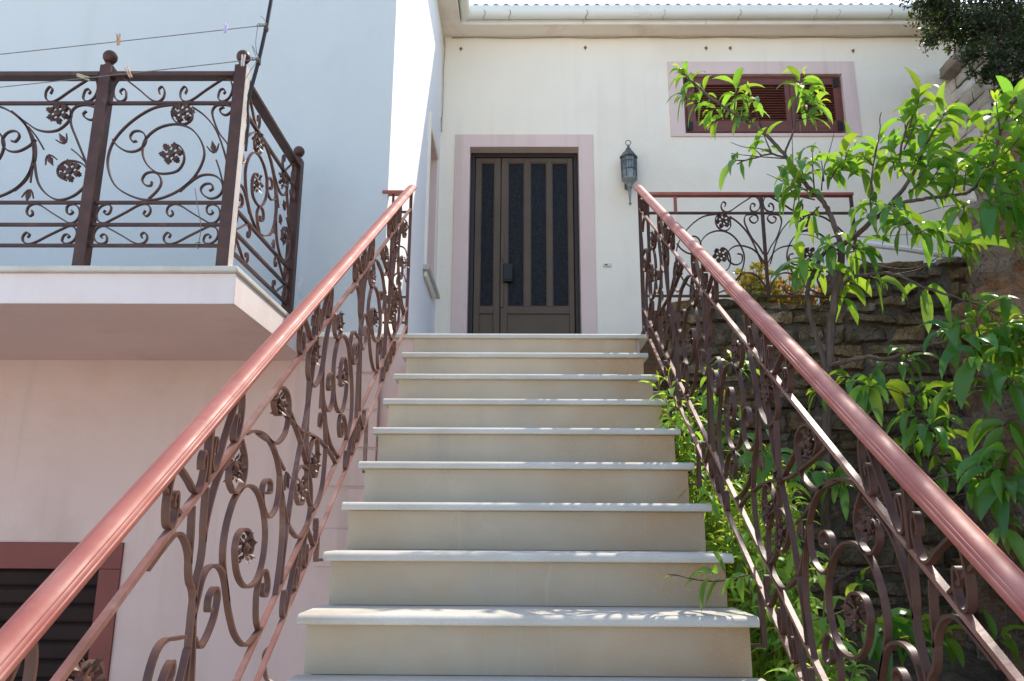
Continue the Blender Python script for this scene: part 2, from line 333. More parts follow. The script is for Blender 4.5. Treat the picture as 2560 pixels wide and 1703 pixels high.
# --- door
door = MB(); y0 = YD+.105
for a, b in (((DX0+.002, y0, .004), (DX0+.042, y0+.07, DZ-.002)), ((DX1-.042, y0, .004), (DX1-.002, y0+.07, DZ-.002)), ((DX0+.042, y0, DZ-.045), (DX1-.042, y0+.07, DZ-.002))): door.box(a, b)
door.box((DX0+.042, y0+.045, .004), (DX1-.042, y0+.06, DZ-.045))
door = door.build('door', M['door_frame'], house, bevel=.003)
def leaf(x0, x1, panes, zb, name):
    mb = MB(); f = y0+.008; k = y0+.044; z0, z1 = .012, DZ-.05
    xs = [x0]+[q for p in panes for q in p]+[x1]
    for i in range(0, len(xs), 2): mb.box((xs[i], f, z0 if i in (0, len(xs)-2) else .91), (xs[i+1], k, z1))
    for a, b in panes:
        mb.box((a, f+.002, 2.318), (b, k, z1))
    A0, B0 = panes[0][0], panes[-1][1]
    mb.box((A0, f+.002, .845), (B0, k, .91)); mb.box((A0, f+.016, z0+.06), (B0, k, .845)); mb.box((A0, f+.004, z0), (B0, k, z0+.06))
    o = mb.build(name, M['door'], door, bevel=.0025)
    for a, b in panes:
        q = MB(); q.box((a+.001, f+.02, .911), (b-.001, k-.004, 2.317)); q.build('pane', M['glass'], door)
        q = MB(); t = .007
        q.box((a, f+.008, .912), (a+t, f+.02, 2.316)); q.box((b-t, f+.008, .912), (b, f+.02, 2.316)); q.box((a+t, f+.008, .912), (b-t, f+.02, .912+t)); q.box((a+t, f+.008, 2.316-t), (b-t, f+.02, 2.316))
        q.build('glazing_bead', M['door'], door)
leaf(-.448, -.212, [(-.395, -.268)], .85, 'side_leaf')
leaf(-.204, .462, [(-.142, .009), (.066, .217), (.267, .417)], .85, 'door_leaf')
mb = MB(); mb.box((-.182, y0-.035, 1.135), (-.096, y0+.006, 1.305)); mb.box((-.176, y0-.041, 1.15), (-.102, y0-.035, 1.29)); mb.build('handle', M['black'], door, bevel=.006)
mb = MB(); mb.box((-.206, y0-.006, .9), (-.176, y0+.007, 1.62)); mb.box((-.198, y0-.014, 1.33), (-.184, y0-.006, 1.40)); mb.build('lock_plate', M['door'], door, bevel=.003)
# --- window with louvred shutters
win = MB(); f = YD+.03
for a, b in (((WX0+.002, f, WZ0+.002), (WX0+.03, f+.06, WZ1-.002)), ((WX1-.03, f, WZ0+.002), (WX1-.002, f+.06, WZ1-.002)), ((WX0+.03, f, WZ1-.03), (WX1-.03, f+.06, WZ1-.002)), ((WX0+.03, f, WZ0+.002), (WX1-.03, f+.06, WZ0+.028))): win.box(a, b)
win.box((WX0+.03, f+.05, WZ0+.028), (WX1-.03, f+.058, WZ1-.03))
win = win.build('window', M['wood'], house, bevel=.002)
for X0, X1, L0, L1 in ((WX0+.032, 2.518, 1.62, 2.47), (2.522, WX1-.032, 2.58, 2.93)):
    mb = MB(); g0 = f-.012; k = f+.03; Z0, Z1 = WZ0+.03, WZ1-.032
    mb.box((X0, g0, Z0), (L0, k, Z1)); mb.box((L1, g0, Z0), (X1, k, Z1)); mb.box((L0, g0, 3.075), (L1, k, Z1)); mb.box((L0, g0, Z0), (L1, k, 2.70))
    n = 14
    for i in range(n):
        z = 2.705+(i+.5)*(3.07-2.705)/n
        mb.bar((L0, g0+.018, z), (L1, g0+.018, z), .034, .008, up=(0, -.6, .8))
    mb.build('shutter', M['wood'], win, bevel=.002)
for x in (WX0+.028, WX1-.075):
    for z in (2.60, 3.05):
        mb = MB(); mb.box((x, f-.022, z), (x+.05, f-.012, z+.085)); mb.tube([(x+.01, f-.024, z-.01), (x+.01, f-.024, z+.095)], .009, 8); mb.build('hinge', M['black'], win, bevel=.002)
# --- left block: side wall with small window, front wall
SW = (1.70, .945, 2.34, 2.19)
ats = lambda u, v, d: (XS-d, u, v)
mb = MB(); wall_with_holes(mb, 0, (0, 0), (YD, 3.578), [SW], ats, .12)
a, b, c, d = SW
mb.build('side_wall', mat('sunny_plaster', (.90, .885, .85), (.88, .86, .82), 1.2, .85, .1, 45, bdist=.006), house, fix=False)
mb = MB()
for P, Q in (((a, b), (a, d)), ((a, d), (c, d)), ((c, d), (c, b)), ((c, b), (a, b))):
    mb.add([ats(*P, 0), ats(*Q, 0), ats(*Q, .12), ats(*P, .12)], [(0, 1, 2, 3)])
mb.add([ats(a, b, .12), ats(c, b, .12), ats(c, d, .12), ats(a, d, .12)], [(0, 1, 2, 3)])
mb.build('side_window', M['pink_trim'], house, fix=False)
mb = MB(); e = XS+.022
mb.box((XS-.002, 1.655, .945), (e, 1.70, 2.26)); mb.box((XS-.002, 1.70, 2.19), (XS+.012, 2.40, 2.30)); mb.box((XS-.002, 2.34, .945), (XS+.012, 2.42, 2.19))
mb.build('side_window_surround', M['cream_plaster'], house, bevel=.003)
mb = MB(); mb.box((XS-.1, 1.60, .905), (XS+.05, 2.42, .944)); mb.build('window_sill', M['marble'], house, bevel=.004)
mb = MB(); mb.box((XS+.004, 1.64, .86), (XS+.03, 2.27, .904)); mb.build('sill_moulding', M['cream_plaster'], house, bevel=.004)
# front wall
GX, GT = -2.149, -1.237
mb = MB(); atw = lambda u, v, d: (u, d, v)
wall_with_holes(mb, 0, (-8, .0), (XS, 3.578), [], atw, 0)
mb.build('front_wall', M['white_plaster'], house, fix=False)
mb = MB(); wall_with_holes(mb, 0, (-8, GZ), (XS, 0), [(-4.7, GZ, GX, GT)], atw, 0)
for P, Q in (((-4.7, GZ), (-4.7, GT)), ((-4.7, GT), (GX, GT)), ((GX, GT), (GX, GZ))):
    mb.add([atw(*P, 0), atw(*Q, 0), atw(*Q, .2), atw(*P, .2)], [(0, 1, 2, 3)])
mb.add([(XS, 0, GZ), (XS, YD, GZ), (XS, YD, 0), (XS, 0, 0)], [(0, 1, 2, 3)])
mb.build('lower_wall', M['pink_plaster'], house, fix=False)
mb = MB(); mb.box((-1.16, -.018, -.028), (XS+.0, .004, -.002)); mb.build('string_course', M['cream_plaster'], house, bevel=.003)
mb = MB(); z = -.032; i = 0
while z > GZ+.1:
    h = .192; L = .285 if i % 2 else .135
    mb.box((XS-L, -.012, z-h+.006), (XS-.001, .004, z)); z -= h+.008; i += 1
mb.build('quoin', M['pink_plaster'], house, bevel=.002)
# garage
gar = MB(); gar.box((-4.8, -.012, GT+.0005), (GX+.11, .002, GT+.13)); gar.box((GX, -.012, GZ), (GX+.11, .002, GT)); gar.box((-4.8, -.012, GZ), (-4.7, .002, GT))
gar = gar.build('garage_door', M['garage_red'], house, bevel=.003)
mb = MB(); z = GT-.002
while z > GZ:
    z0 = max(z-.088, GZ)
    mb.sweep([(.06, z0+.002), (.052, z0+.006), (.052, z0+.02), (.047, z0+.024), (.047, z-.014), (.055, z-.006), (.062, z-.001), (.075, z-.001), (.075, z0+.002)], (-4.68, 0, 0), (GX-.012, 0, 0)) if False else None
    pr = [(.066, z0+.001), (.050, z0+.010), (.046, z0+.018), (.046, z-.018), (.050, z-.012), (.066, z-.001)]
    vs = [(-4.69, y, zz) for y, zz in pr]+[(GX-.001, y, zz) for y, zz in pr]
    mb.add(vs, [(k, k+1, 6+k+1, 6+k) for k in range(5)]); z -= .088
mb.box((-4.69, .07, GZ), (GX-.001, .08, GT))
mb.build('slat_curtain', M['slat'], gar, fix=False, smooth=25)
# balcony slab
SB0 = -.155; BY = -1.113; BX = -1.165
bal = MB(); bal.box((-7.5, BY+.022, SB0), (BX-.010, -.001, -.026)); bal = bal.build('balcony', M['slab_paint'], house, bevel=.003)
mb = MB(); mb.box((-7.5, BY, -.0255), (BX, -.001, .0)); mb.build('balcony_edge', M['marble'], bal, bevel=.006)
mb = MB(); mb.add([(-7.5, BY+.024, SB0-.0015), (BX-.012, BY+.024, SB0-.0015), (BX-.012, -.002, SB0-.0015), (-7.5, -.002, SB0-.0015)], [(0, 3, 2, 1)]); mb.build('balcony_underside', mat('underside_paint', (.64, .475, .415), (.59, .43, .375), 1.5, .85, .12, 45, (.50, .36, .30), 2.5, (.55, .8)), bal, fix=False)
for x in (-1.545, -1.235):
    mb = MB(); n_ = 14
    L_ = [(x-.014+.007*noise.noise(V3((i*.6, x, 0))), .02+.30*i/n_) for i in range(n_+1)]; R_ = [(x+.013+.009*noise.noise(V3((i*.7, x, 5))), .02+.30*i/n_) for i in range(n_+1)]
    mb.add([(a, -.002, b) for a, b in L_]+[(a, -.002, b) for a, b in R_], [(i, n_+1+i, n_+2+i, i+1) for i in range(n_)]); mb.build('plaster_patch', M['patch'], house, fix=False)
# eaves
ZE = 3.577; YE = 2.361; XE = -.604
mb = MB(); mb.box((XE, YE, ZE), (5.4, YD+.3, ZE+.09)); mb.box((XS-.3, -.19, ZE), (XE, YD+.3, ZE+.09)); mb.box((-8.2, -.19, ZE), (XS-.3, .3, ZE+.09))
mb.build('eave', M['soffit'], house, bevel=.003)
mb = MB(); mb.box((XE+.002, YE-.006, ZE+.004), (5.4, YE-.0005, ZE+.195)); mb.box((XE+.0005, -.19, ZE+.004), (XE+.006, YE-.006, ZE+.195)); mb.build('fascia', M['fascia'], house)
# gutters: half-round troughs
def gutter(p, q, side):
    pr = []
    for i in range(13):
        a = pi*i/12; pr.append((-.048*cos(a), -.052*sin(a)-.02 if 0 < i < 12 else -.02))
    pr = [(-.048, .030)]+pr+[(.048, .030)]
    inner = [(x*.94, y+.004 if 0 < k < len(pr)-1 else y) for k, (x, y) in enumerate(pr)][::-1]
    mb = MB(); mb.sweep(pr+inner, p, q); return mb
zg = ZE+.107
mb = gutter((XE+.05, YE-.054, zg), (5.4, YE-.054, zg), 0); gt = mb.build('gutter', M['gutter'], house, smooth=50)
mb = gutter((XE+.056, -.25, zg), (XE+.056, YE-.006, zg), 0); g2 = mb.build('gutter', M['gutter'], house, smooth=50)
for x in (-.37, -.133, .584, 1.303, 2.008, 2.71, 2.923, 3.401, 4.1, 4.8):
    mb = MB(); pts = [V3((x+.012*sin(i), YE-.054-.0505*cos(pi*i/10), zg-.02-.056*sin(pi*i/10))) for i in range(11)]
    pts = [V3((x, YE-.106, zg+.031))]+[V3((p.x, p.y, p.z)) for p in pts[::-1]]; mb.tube(pts, .0042, 6); mb.build('gutter_bracket', M['bracket'], gt)
# tiled roof
mb = MB()
nx = 640; ROOFZ = ZE+.184
def rtile(u, v):
    x = XE-.02+6.1*u; y = YE-.045+4.0*v; ph = (x/.0475)*pi
    return V3((x, y, ROOFZ+.33*(y-YE+.045)+.014*max(sin(ph), -.35)))
grid(mb, nx, 4, rtile)
grid(mb, nx, 1, lambda u, v: rtile(u, 0)+V3((0, .004, -.03*(1-v)-.0005)))
mb.build('roof', M['roof'], house, fix=False, smooth=60)
mb = MB()
grid(mb, 60, 4, lambda u, v: V3((XE-.02-4*v, -.3+3.2*u, ZE+.2+.33*4*v))); mb.build('roof', M['roof'], house, fix=False)

# ------------------------------------------------------------------ staircase
st = thing('staircase', (0, -2, GZ), 'straight flight of pale stone steps climbing to the brown front door', 'staircase')
mb = MB(); pf = []
N = 18
pts = [(0.045, -.032)]
for i in range(1, N+1):
    yb = -(i-1)*G+.022; pts += [(yb, -(i-1)*RI-.03), (yb, -i*RI-.03)]
# solid body from a side outline
ol = [(.5, -.03), (.045, -.03)]
for i in range(1, N+1): ol += [(-(i-1)*G+.045, -i*RI-.0305), (-i*G+.045, -i*RI-.0305)] if i < N else [(-(i-1)*G+.045, GZ)]
ol += [(.5, GZ)]
k = len(ol); mb.add([(-.592, y, z) for y, z in ol]+[(.592, y, z) for y, z in ol], [(i, (i+1) % k, k+(i+1) % k, k+i) for i in range(k)]+[tuple(range(k)), tuple(range(2*k-1, k-1, -1))])
mb.build('stair_body', M['pink_plaster'], st, fix=True, smooth=0)
def slab(x0, x1, yf, yb, z0, z1, r=.0195):
    pr = [(yb, z0), (yb, z1)]
    for i in range(9):
        a = pi/2*i/8; pr.append((yf+r-r*sin(a), z1-r+r*cos(a)))
    for i in range(4):
        a = pi/2*i/3; pr.append((yf+.005-.005*cos(a), z0+.005-.005*sin(a)))
    k = len(pr); mb = MB(); mb.add([(x0, y, z) for y, z in pr]+[(x1, y, z) for y, z in pr], [(i, (i+1) % k, k+(i+1) % k, k+i) for i in range(k)]+[tuple(range(k)), tuple(range(2*k-1, k-1, -1))])
    return mb
for i in range(1, N+1):
    yf = -(i-1)*G; z = -(i-1)*RI; j = random.uniform(-.003, .003)
    if i > 1: slab(-.625+j, .625+j, yf, yf+G+.022, z-.0275, z).build('tread', M['marble'], st, bevel=.0015)
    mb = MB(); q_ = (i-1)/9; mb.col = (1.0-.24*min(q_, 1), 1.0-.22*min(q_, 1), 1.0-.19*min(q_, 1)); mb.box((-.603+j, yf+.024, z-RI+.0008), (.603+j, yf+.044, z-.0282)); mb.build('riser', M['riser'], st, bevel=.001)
slab(XS+.002, .668, 0, YD-.001, -.0275, 0).build('landing', M['marble'], st, bevel=.0015)
mb = MB(); mb.box((XS+.001, .03, GZ), (.62, YD-.002, -.029)); mb.build('landing_base', M['pink_plaster'], st)

# ------------------------------------------------------------------ wrought iron
A = {
 'main': [(0.268, 1.0), (0.365, 0.965), (0.455, 0.825), (0.519, 0.637), (0.539, 0.451), (0.525, 0.289), (0.487, 0.147), (0.421, 0.055), (0.35, 0.014), (0.282, 0.037), (0.209, 0.127), (0.155, 0.268), (0.128, 0.451), (0.144, 0.596), (0.184, 0.719), (0.231, 0.778), (0.285, 0.788), (0.344, 0.741), (0.387, 0.637), (0.395, 0.514), (0.374, 0.391), (0.33, 0.298), (0.286, 0.279), (0.235, 0.309), (0.213, 0.402), (0.218, 0.503), (0.239, 0.564), (0.265, 0.575)],
 'c2': [(0.529, 0.631), (0.506, 0.566), (0.464, 0.51), (0.424, 0.51), (0.396, 0.555), (0.385, 0.626), (0.396, 0.689), (0.418, 0.719), (0.444, 0.711), (0.455, 0.663), (0.443, 0.611), (0.424, 0.616)],
 'c3': [(0.344, 0.022), (0.311, 0.108), (0.298, 0.188), (0.311, 0.259), (0.338, 0.294), (0.368, 0.279), (0.38, 0.218), (0.365, 0.164), (0.342, 0.158), (0.338, 0.199)],
 'c4': [(0.268, 1.0), (0.286, 0.95), (0.284, 0.866), (0.259, 0.803), (0.223, 0.795), (0.199, 0.844), (0.2, 0.92), (0.214, 0.972)],
 'c5': [(0.216, 0.097), (0.177, 0.188), (0.133, 0.259), (0.085, 0.266), (0.049, 0.218), (0.034, 0.127), (0.05, 0.052), (0.083, 0.028), (0.115, 0.067), (0.127, 0.127), (0.111, 0.173), (0.085, 0.173), (0.077, 0.127), (0.091, 0.104)],
 'c6': [(0.012, 0.50), (0.037, 0.596), (0.074, 0.7), (0.101, 0.825), (0.113, 0.92), (0.1, .985), (0.066, .995), (0.036, 0.98), (0.03, 0.929), (0.051, 0.888), (0.073, 0.905), (0.08, 0.95), (0.063, 0.972)],
 'c7': [(0.201, 0.972), (0.148, 0.888), (0.098, 0.762), (0.06, 0.596), (0.025, 0.38)],
 'stem': [(0.015, 0.12), (0.039, 0.207), (0.058, 0.33), (0.075, 0.421)]}
AF = [(.241, .92, 'f'), (.27, .488, 'f'), (.087, .503, 'b', 100)]
B = {
 'd1': [(0.395, 0.931), (0.339, 0.825), (0.298, 0.678), (0.273, 0.514), (0.269, 0.391), (0.284, 0.227), (0.328, 0.108)],
 'd2': [(0.355, 0.857), (0.315, 0.795), (0.275, 0.737), (0.229, 0.713), (0.182, 0.73), (0.147, 0.803), (0.134, 0.888), (0.149, 0.965), (0.178, .992), (0.212, 0.975), (0.227, 0.92)],
 'd3': [(0.022, 0.289), (0.049, 0.432), (0.091, 0.616), (0.131, 0.803), (0.133, 0.931), (0.106, 0.988), (0.061, 0.99), (0.027, 0.95), (0.023, 0.877), (0.042, 0.836), (0.07, 0.857), (0.082, 0.898), (0.07, 0.931)],
 'd4': [(0.27, 0.473), (0.24, 0.229), (0.206, 0.108), (0.158, 0.028), (0.114, 0.017), (0.065, 0.067), (0.028, 0.168), (0.025, 0.289), (0.049, 0.369), (0.086, 0.406), (0.13, 0.4), (0.156, 0.328), (0.146, 0.248), (0.113, 0.212)],
 's1': [(0.313, 0.767), (0.27, 0.659), (0.23, 0.529)], 's2': [(0.029, 0.361), (0.072, 0.462), (0.112, 0.533)], 's3': [(0.268, 0.41), (0.266, 0.289), (0.265, 0.188)]}
BF = [(.194, .909, 'f'), (.105, .309, 'f'), (.206, .462, 'b', -60), (.145, .60, 'b', 125), (.264, .108, 'b', -95)]
SCR = [(0.165, 0.33), (0.135, 0.43), (0.18, 0.54), (0.243, 0.46), (0.257, 0.143), (0.165, 0.013), (0.049, 0.169), (0.0, 0.532), (0.049, 0.883), (0.165, 1.0), (0.301, 0.818), (0.534, 0.455), (0.743, 0.104), (0.879, 0.0), (0.981, 0.143), (1.0, 0.429), (0.942, 0.636), (0.883, 0.532), (0.908, 0.338)]

class Plane:
    """vertical plane of a railing: a runs along the unit axis ax, b is height"""
    def __init__(s, O, ax): s.O = V3(O); s.A = V3(ax).normalized(); s.Nn = s.A.cross(V3((0, 0, 1))).normalized()
    def p(s, a, b, n=0): return s.O + s.A*a + V3((0, 0, b)) + s.Nn*n
    def ribbon(s, pts, w, t, mb=None, n=7, off=0):
        mb = mb or MB(); P = catmull(pts, n); k = len(P); vs = []
        for i in range(k):
            d = P[min(i+1, k-1)]-P[max(i-1, 0)]; L = hypot(d.x, d.y) or 1e-6
            nx, ny = -d.y/L*t/2, d.x/L*t/2
            for sg, ww in ((1, -w/2), (1, w/2), (-1, w/2), (-1, -w/2)): vs.append(s.p(P[i].x+sg*nx, P[i].y+sg*ny, ww+off))
        fs = [(i*4+j, i*4+(j+1) % 4, (i+1)*4+(j+1) % 4, (i+1)*4+j) for i in range(k-1) for j in range(4)]+[(3, 2, 1, 0), tuple((k-1)*4+j for j in range(4))]
        mb.add(vs, fs); return mb
    def flower(s, a, b, r, rot=0):
        mb = MB(); ol = [(.16, -24), (.48, -14), (.60, -25), (.78, -24), (.80, -15), (.95, -13), (.90, -6), (1.0, 0), (.90, 6), (.95, 13), (.80, 15), (.78, 24), (.60, 25), (.48, 14), (.16, 24)]
        for off, h in ((.002, 1), (-.002, -1)):
            for k in range(6):
                vs = [s.p(a, b, off+h*.002)]
                for rr, an in ol:
                    q = radians(k*60+rot+an); vs.append(s.p(a+r*rr*cos(q), b+r*rr*sin(q), off+h*(.012*rr*rr+.003*cos(an*.2))))
                mid = len(vs); vs.append(s.p(a+r*.6*cos(radians(k*60+rot)), b+r*.6*sin(radians(k*60+rot)), off+h*.001))
                fs = []
                for i in range(1, len(ol)): fs.append((mid, i, i+1))
                fs += [(0, 1, mid), (0, mid, len(ol))]
                mb.add(vs, fs)
            pr = [(.30, 0), (.28, .08), (.18, .14), (.02, .16)]
            ring = []; m = 12
            for rr, hh in pr: ring += [s.p(a+r*rr*cos(2*pi*j/m), b+r*rr*sin(2*pi*j/m), off+h*(.001+hh*r)) for j in range(m)]
            mb.add(ring, [(i*m+j, i*m+(j+1) % m, (i+1)*m+(j+1) % m, (i+1)*m+j) for i in range(len(pr)-1) for j in range(m)])
        return mb
    def bud(s, a, b, ang, L=.055, flip=1):
        mb = MB(); q = radians(ang)
        def pt(l, sd, n): return s.p(a+(l*cos(q)-sd*sin(q)), b+(l*sin(q)+sd*cos(q)), n)
        for h in (1, -1):
            mb.add([pt(-.01, 0, 0), pt(L*.38, .013, .001*h), pt(L, 0, .002*h), pt(L*.38, -.013, .001*h), pt(L*.35, 0, .008*h)], [(0, 1, 4), (1, 2, 4), (2, 3, 4), (3, 0, 4)])
        for sg in (1, -1):
            p0 = pt(-.004, sg*.004, 0); p1 = pt(L*.2, sg*.016, 0); p2 = pt(L*.62, sg*.026, 0)
            mb.tube([p0, p1, p2], [.004, .0042, .003], 6)
        return mb

def half_motif(P, root, fn, u_max=9, use=('A', 'B'), Hw=.8, w=.013, t=.006, skip=(), m=None, fr=.05, ang=0, mir=1, scrolls=None):
    """fn(u, v) -> (a, b); u=0 at the scroll post, u=Hw at the flower post"""
    m = m or M['iron']
    if 'A' in use:
        for k, c in A.items():
            if k in skip: continue
            P.ribbon([fn(u, v) for u, v in c], w if k != 'stem' else .006, t, n=5).build('scroll', m, root, smooth=30)
        for q in AF:
            a, b = fn(q[0], q[1])
            if q[2] == 'f': P.flower(a, b, fr, 10).build('flower', m, root, smooth=25)
            elif 'bud' not in skip: a1, b1 = fn(q[0]+.012, q[1]+.1); P.bud(a, b, degrees(atan2(b1-b, a1-a))).build('bud', m, root, smooth=25)
    if 'B' in use:
        for k, c in B.items():
            if k in skip: continue
            P.ribbon([fn(Hw-u, v) for u, v in c], w if k[0] != 's' else .007, t, n=5).build('scroll', m, root, smooth=30)
        for q in BF:
            a, b = fn(Hw-q[0], q[1])
            if q[2] == 'f': P.flower(a, b, fr, 40).build('flower', m, root, smooth=25)
            else:
                an = radians(q[3]); a1, b1 = fn(Hw-q[0]+.04*cos(an), q[1]+.09*sin(an)); P.bud(a, b, degrees(atan2(b1-b, a1-a))).build('bud', m, root, smooth=25)
def sscroll(P, root, fn, m, w=.012, t=.0055):
    P.ribbon([fn(u, v) for u, v in SCR], w, t, n=5).build('scroll', m, root, smooth=30)

# ---- balcony railing
rt = thing('balcony_railing', (-1.245, -1.053, 0), 'dark brown wrought iron railing with flowers and ball topped posts, round the balcony', 'railing')
ZT, Z1r, Z2r, Z3r, Z4r = .893, .76, .297, .198, .106
PXs = [-1.245, -1.835, -2.635, -3.225, -4.025]
def post(x, y, h=.935):
    mb = MB(); s = .0255; mb.box((x-s, y-s, 0), (x+s, y+s, h)); o = mb.build('post', M['iron'], rt, bevel=.003)
    mb = MB(); mb.lathe([(.001, .0), (.022, 0), (.022, .006), (.011, .010), (.011, .02), (.02, .024)], (x, y, h), 16); mb.sphere((x, y, h+.050), .0305); mb.build('ball_finial', M['iron'], o)
for x in PXs: post(x, -1.053)
WY = -.165; post(-1.245, WY)
mb = MB(); mb.box((-1.2193, -1.077, .002), (-1.217, -1.029, .93)); mb.build('post_lit_side', M['pale_lit_side'], rt)  # pale plate puts the sun glare on the post's dusty side into colour
RAILP = [(-.024, -.011), (.024, -.011), (.026, 0), (.02, .011), (-.02, .011), (-.026, 0)]
P = Plane((0, -1.053, 0), (1, 0, 0))
for i in range(len(PXs)-1):
    xr, xl = PXs[i]-.027, PXs[i+1]+.027
    mb = MB(); mb.sweep(RAILP, (xl, -1.053, ZT), (xr, -1.053, ZT)); mb.build('top_rail', M['iron'], rt)
    for z in (Z1r, Z2r, Z3r, Z4r):
        mb = MB(); mb.bar((xl, -1.053, z), (xr, -1.053, z), .016, .012); mb.build('rail', M['iron'], rt)
    Wp = xr-xl
    for z0, z1, fl in ((Z1r+.006, ZT-.011, 0), (Z3r+.006, Z2r-.006, 1), (Z4r+.006, Z3r-.006, 0)):
        h = z1-z0; Ls = .225
        for s in (0, 1):
            def fn(u, v, s=s): return (xl+.008+u*Ls if s == 0 else xr-.008-u*Ls, z0+h*(v if not fl else 1-v)*.985+.001)
            sscroll(P, rt, fn, M['iron'])
vv = lambda v: Z2r+.006+v*(Z1r-Z2r-.012)
half_motif(P, rt, lambda u, v: (-1.245-u, vv(v)), use=('A',))
half_motif(P, rt, lambda u, v: (-2.635+u, vv(v)))
# side panel
P = Plane((-1.245, 0, 0), (0, 1, 0)); xl, xr = -1.053+.027, WY-.027
mb = MB(); mb.sweep(RAILP, (-1.245, xl, ZT), (-1.245, xr, ZT)); mb.build('top_rail', M['iron'], rt)
for z in (Z1r, Z2r, Z3r, Z4r):
    mb = MB(); mb.bar((-1.245, xl, z), (-1.245, xr, z), .016, .012); mb.build('rail', M['iron'], rt)
for z0, z1, fl in ((Z1r+.006, ZT-.011, 0), (Z3r+.006, Z2r-.006, 1), (Z4r+.006, Z3r-.006, 0)):
    h = z1-z0; Ls = .225
    for s in (0, 1):
        def fn(u, v, s=s): return (xl+.008+u*Ls if s == 0 else xr-.008-u*Ls, z0+h*(v if not fl else 1-v)*.985+.001)
        sscroll(P, rt, fn, M['iron_dusty'])
half_motif(P, rt, lambda u, v: (-1.053+u*1.1, vv(v)), m=M['iron_dusty'])

# ---- stair railings
# scrolls of the stair panels: distance from the scroll post, height between the lower and the middle rail (0..1)
ST = {
 'outer': [(0.2, 0.99), (0.251, 0.955), (0.326, 0.872), (0.391, 0.77), (0.441, 0.664), (0.475, 0.559), (0.502, 0.448), (0.525, 0.333), (0.535, 0.235), (0.534, 0.139), (0.524, 0.054), (0.513, 0.0)],
 'inner': [(0.41, 0.0), (0.36, .025), (0.306, 0.075), (0.24, 0.2), (0.195, 0.33), (0.174, 0.407), (0.142, 0.538), (0.128, 0.607), (0.124, 0.665), (0.13, 0.714), (0.145, 0.755), (0.168, 0.78), (0.211, 0.776), (0.27, 0.718), (0.32, 0.636), (0.355, 0.552), (0.38, 0.473), (0.396, 0.392), (0.396, 0.316), (0.38, 0.269), (0.349, 0.258), (0.297, 0.302), (0.252, 0.373), (0.217, 0.458), (0.196, 0.551), (0.198, 0.592), (0.213, 0.606), (0.241, 0.585), (0.272, 0.542), (0.294, 0.488), (0.303, 0.441), (0.289, 0.431)],
 'c2': [(0.476, 0.551), (0.48, 0.486), (0.473, 0.439), (0.456, 0.421), (0.412, 0.441), (0.37, 0.517), (0.349, 0.59), (0.351, 0.639), (0.378, 0.634), (0.406, 0.59), (0.409, 0.553), (0.388, 0.567)],
 'c4': [(0.176, 0.99), (0.207, 0.899), (0.217, 0.842), (0.211, 0.802), (0.188, 0.788), (0.157, 0.814), (0.126, 0.88), (0.121, 0.924), (0.136, 0.938), (0.162, 0.918), (0.183, 0.873), (0.18, 0.853), (0.161, 0.872)],
 'c3': [(0.398, 0.01), (0.378, 0.07), (0.368, 0.133), (0.366, 0.2), (0.383, 0.244), (0.411, 0.227), (0.435, 0.173), (0.447, 0.112), (0.431, 0.098), (0.403, 0.148), (0.403, 0.185)],
 'c5': [(0.174, 0.407), (0.149, 0.507), (0.122, 0.58), (0.085, 0.639), (0.047, 0.673), (0.025, 0.662), (0.012, 0.62), (-.006, .56)],
 'c5curl': [(.012, .50), (.05, .42), (0.10, 0.43), (0.117, 0.485), (0.108, 0.53), (0.089, 0.556), (0.070, 0.55), (.07, .51), (.088, .49)],
 'Abar': [(0.004, 0.99), (0.008, 0.865), (0.014, 0.798), (0.010, 0.734), (-0.003, 0.684), (-0.009, 0.60), (-.008, .4), (-.004, .2), (0, 0)],
 'c7': [(0.165, 0.985), (0.116, 0.985), (0.073, 0.977), (0.048, 0.945), (0.031, 0.902), (0.018, 0.848), (0.013, 0.80)],
 'D4': [(0.502, 0.448), (0.559, 0.271), (0.617, 0.151), (0.687, 0.04), (0.742, 0.004), (0.785, 0.012), (0.798, 0.069), (0.784, 0.188), (0.744, 0.295), (0.682, 0.388), (0.631, 0.418), (0.612, 0.38), (0.632, 0.305), (0.672, 0.215), (0.707, 0.183), (0.715, 0.219), (0.694, 0.289)],
 'D2': [(0.287, 0.913), (0.368, 0.807), (0.433, 0.734), (0.495, 0.719), (0.516, 0.762), (0.514, 0.845), (0.481, 0.925), (0.432, 0.985), (0.391, .992), (0.382, 0.958), (0.41, 0.885), (0.443, 0.854), (0.453, 0.878), (0.429, 0.932)],
 'bar': [(0.52, 0.80), (0.58, .68), (0.637, 0.562), (0.69, .44), (0.735, .33)],
 'stem': [(0.391, 0.77), (0.45, 0.66), (0.517, 0.534)],
 'post': [(0.75, 0.99), (.72, .8), (0.686, 0.622), (0.635, 0.481), (0.594, 0.342), (0.57, 0.2), (.556, .1), (.55, 0)]}
STF = [(0.153, 0.906), (0.262, 0.491), (0.677, 0.29), (0.43, 0.915)]
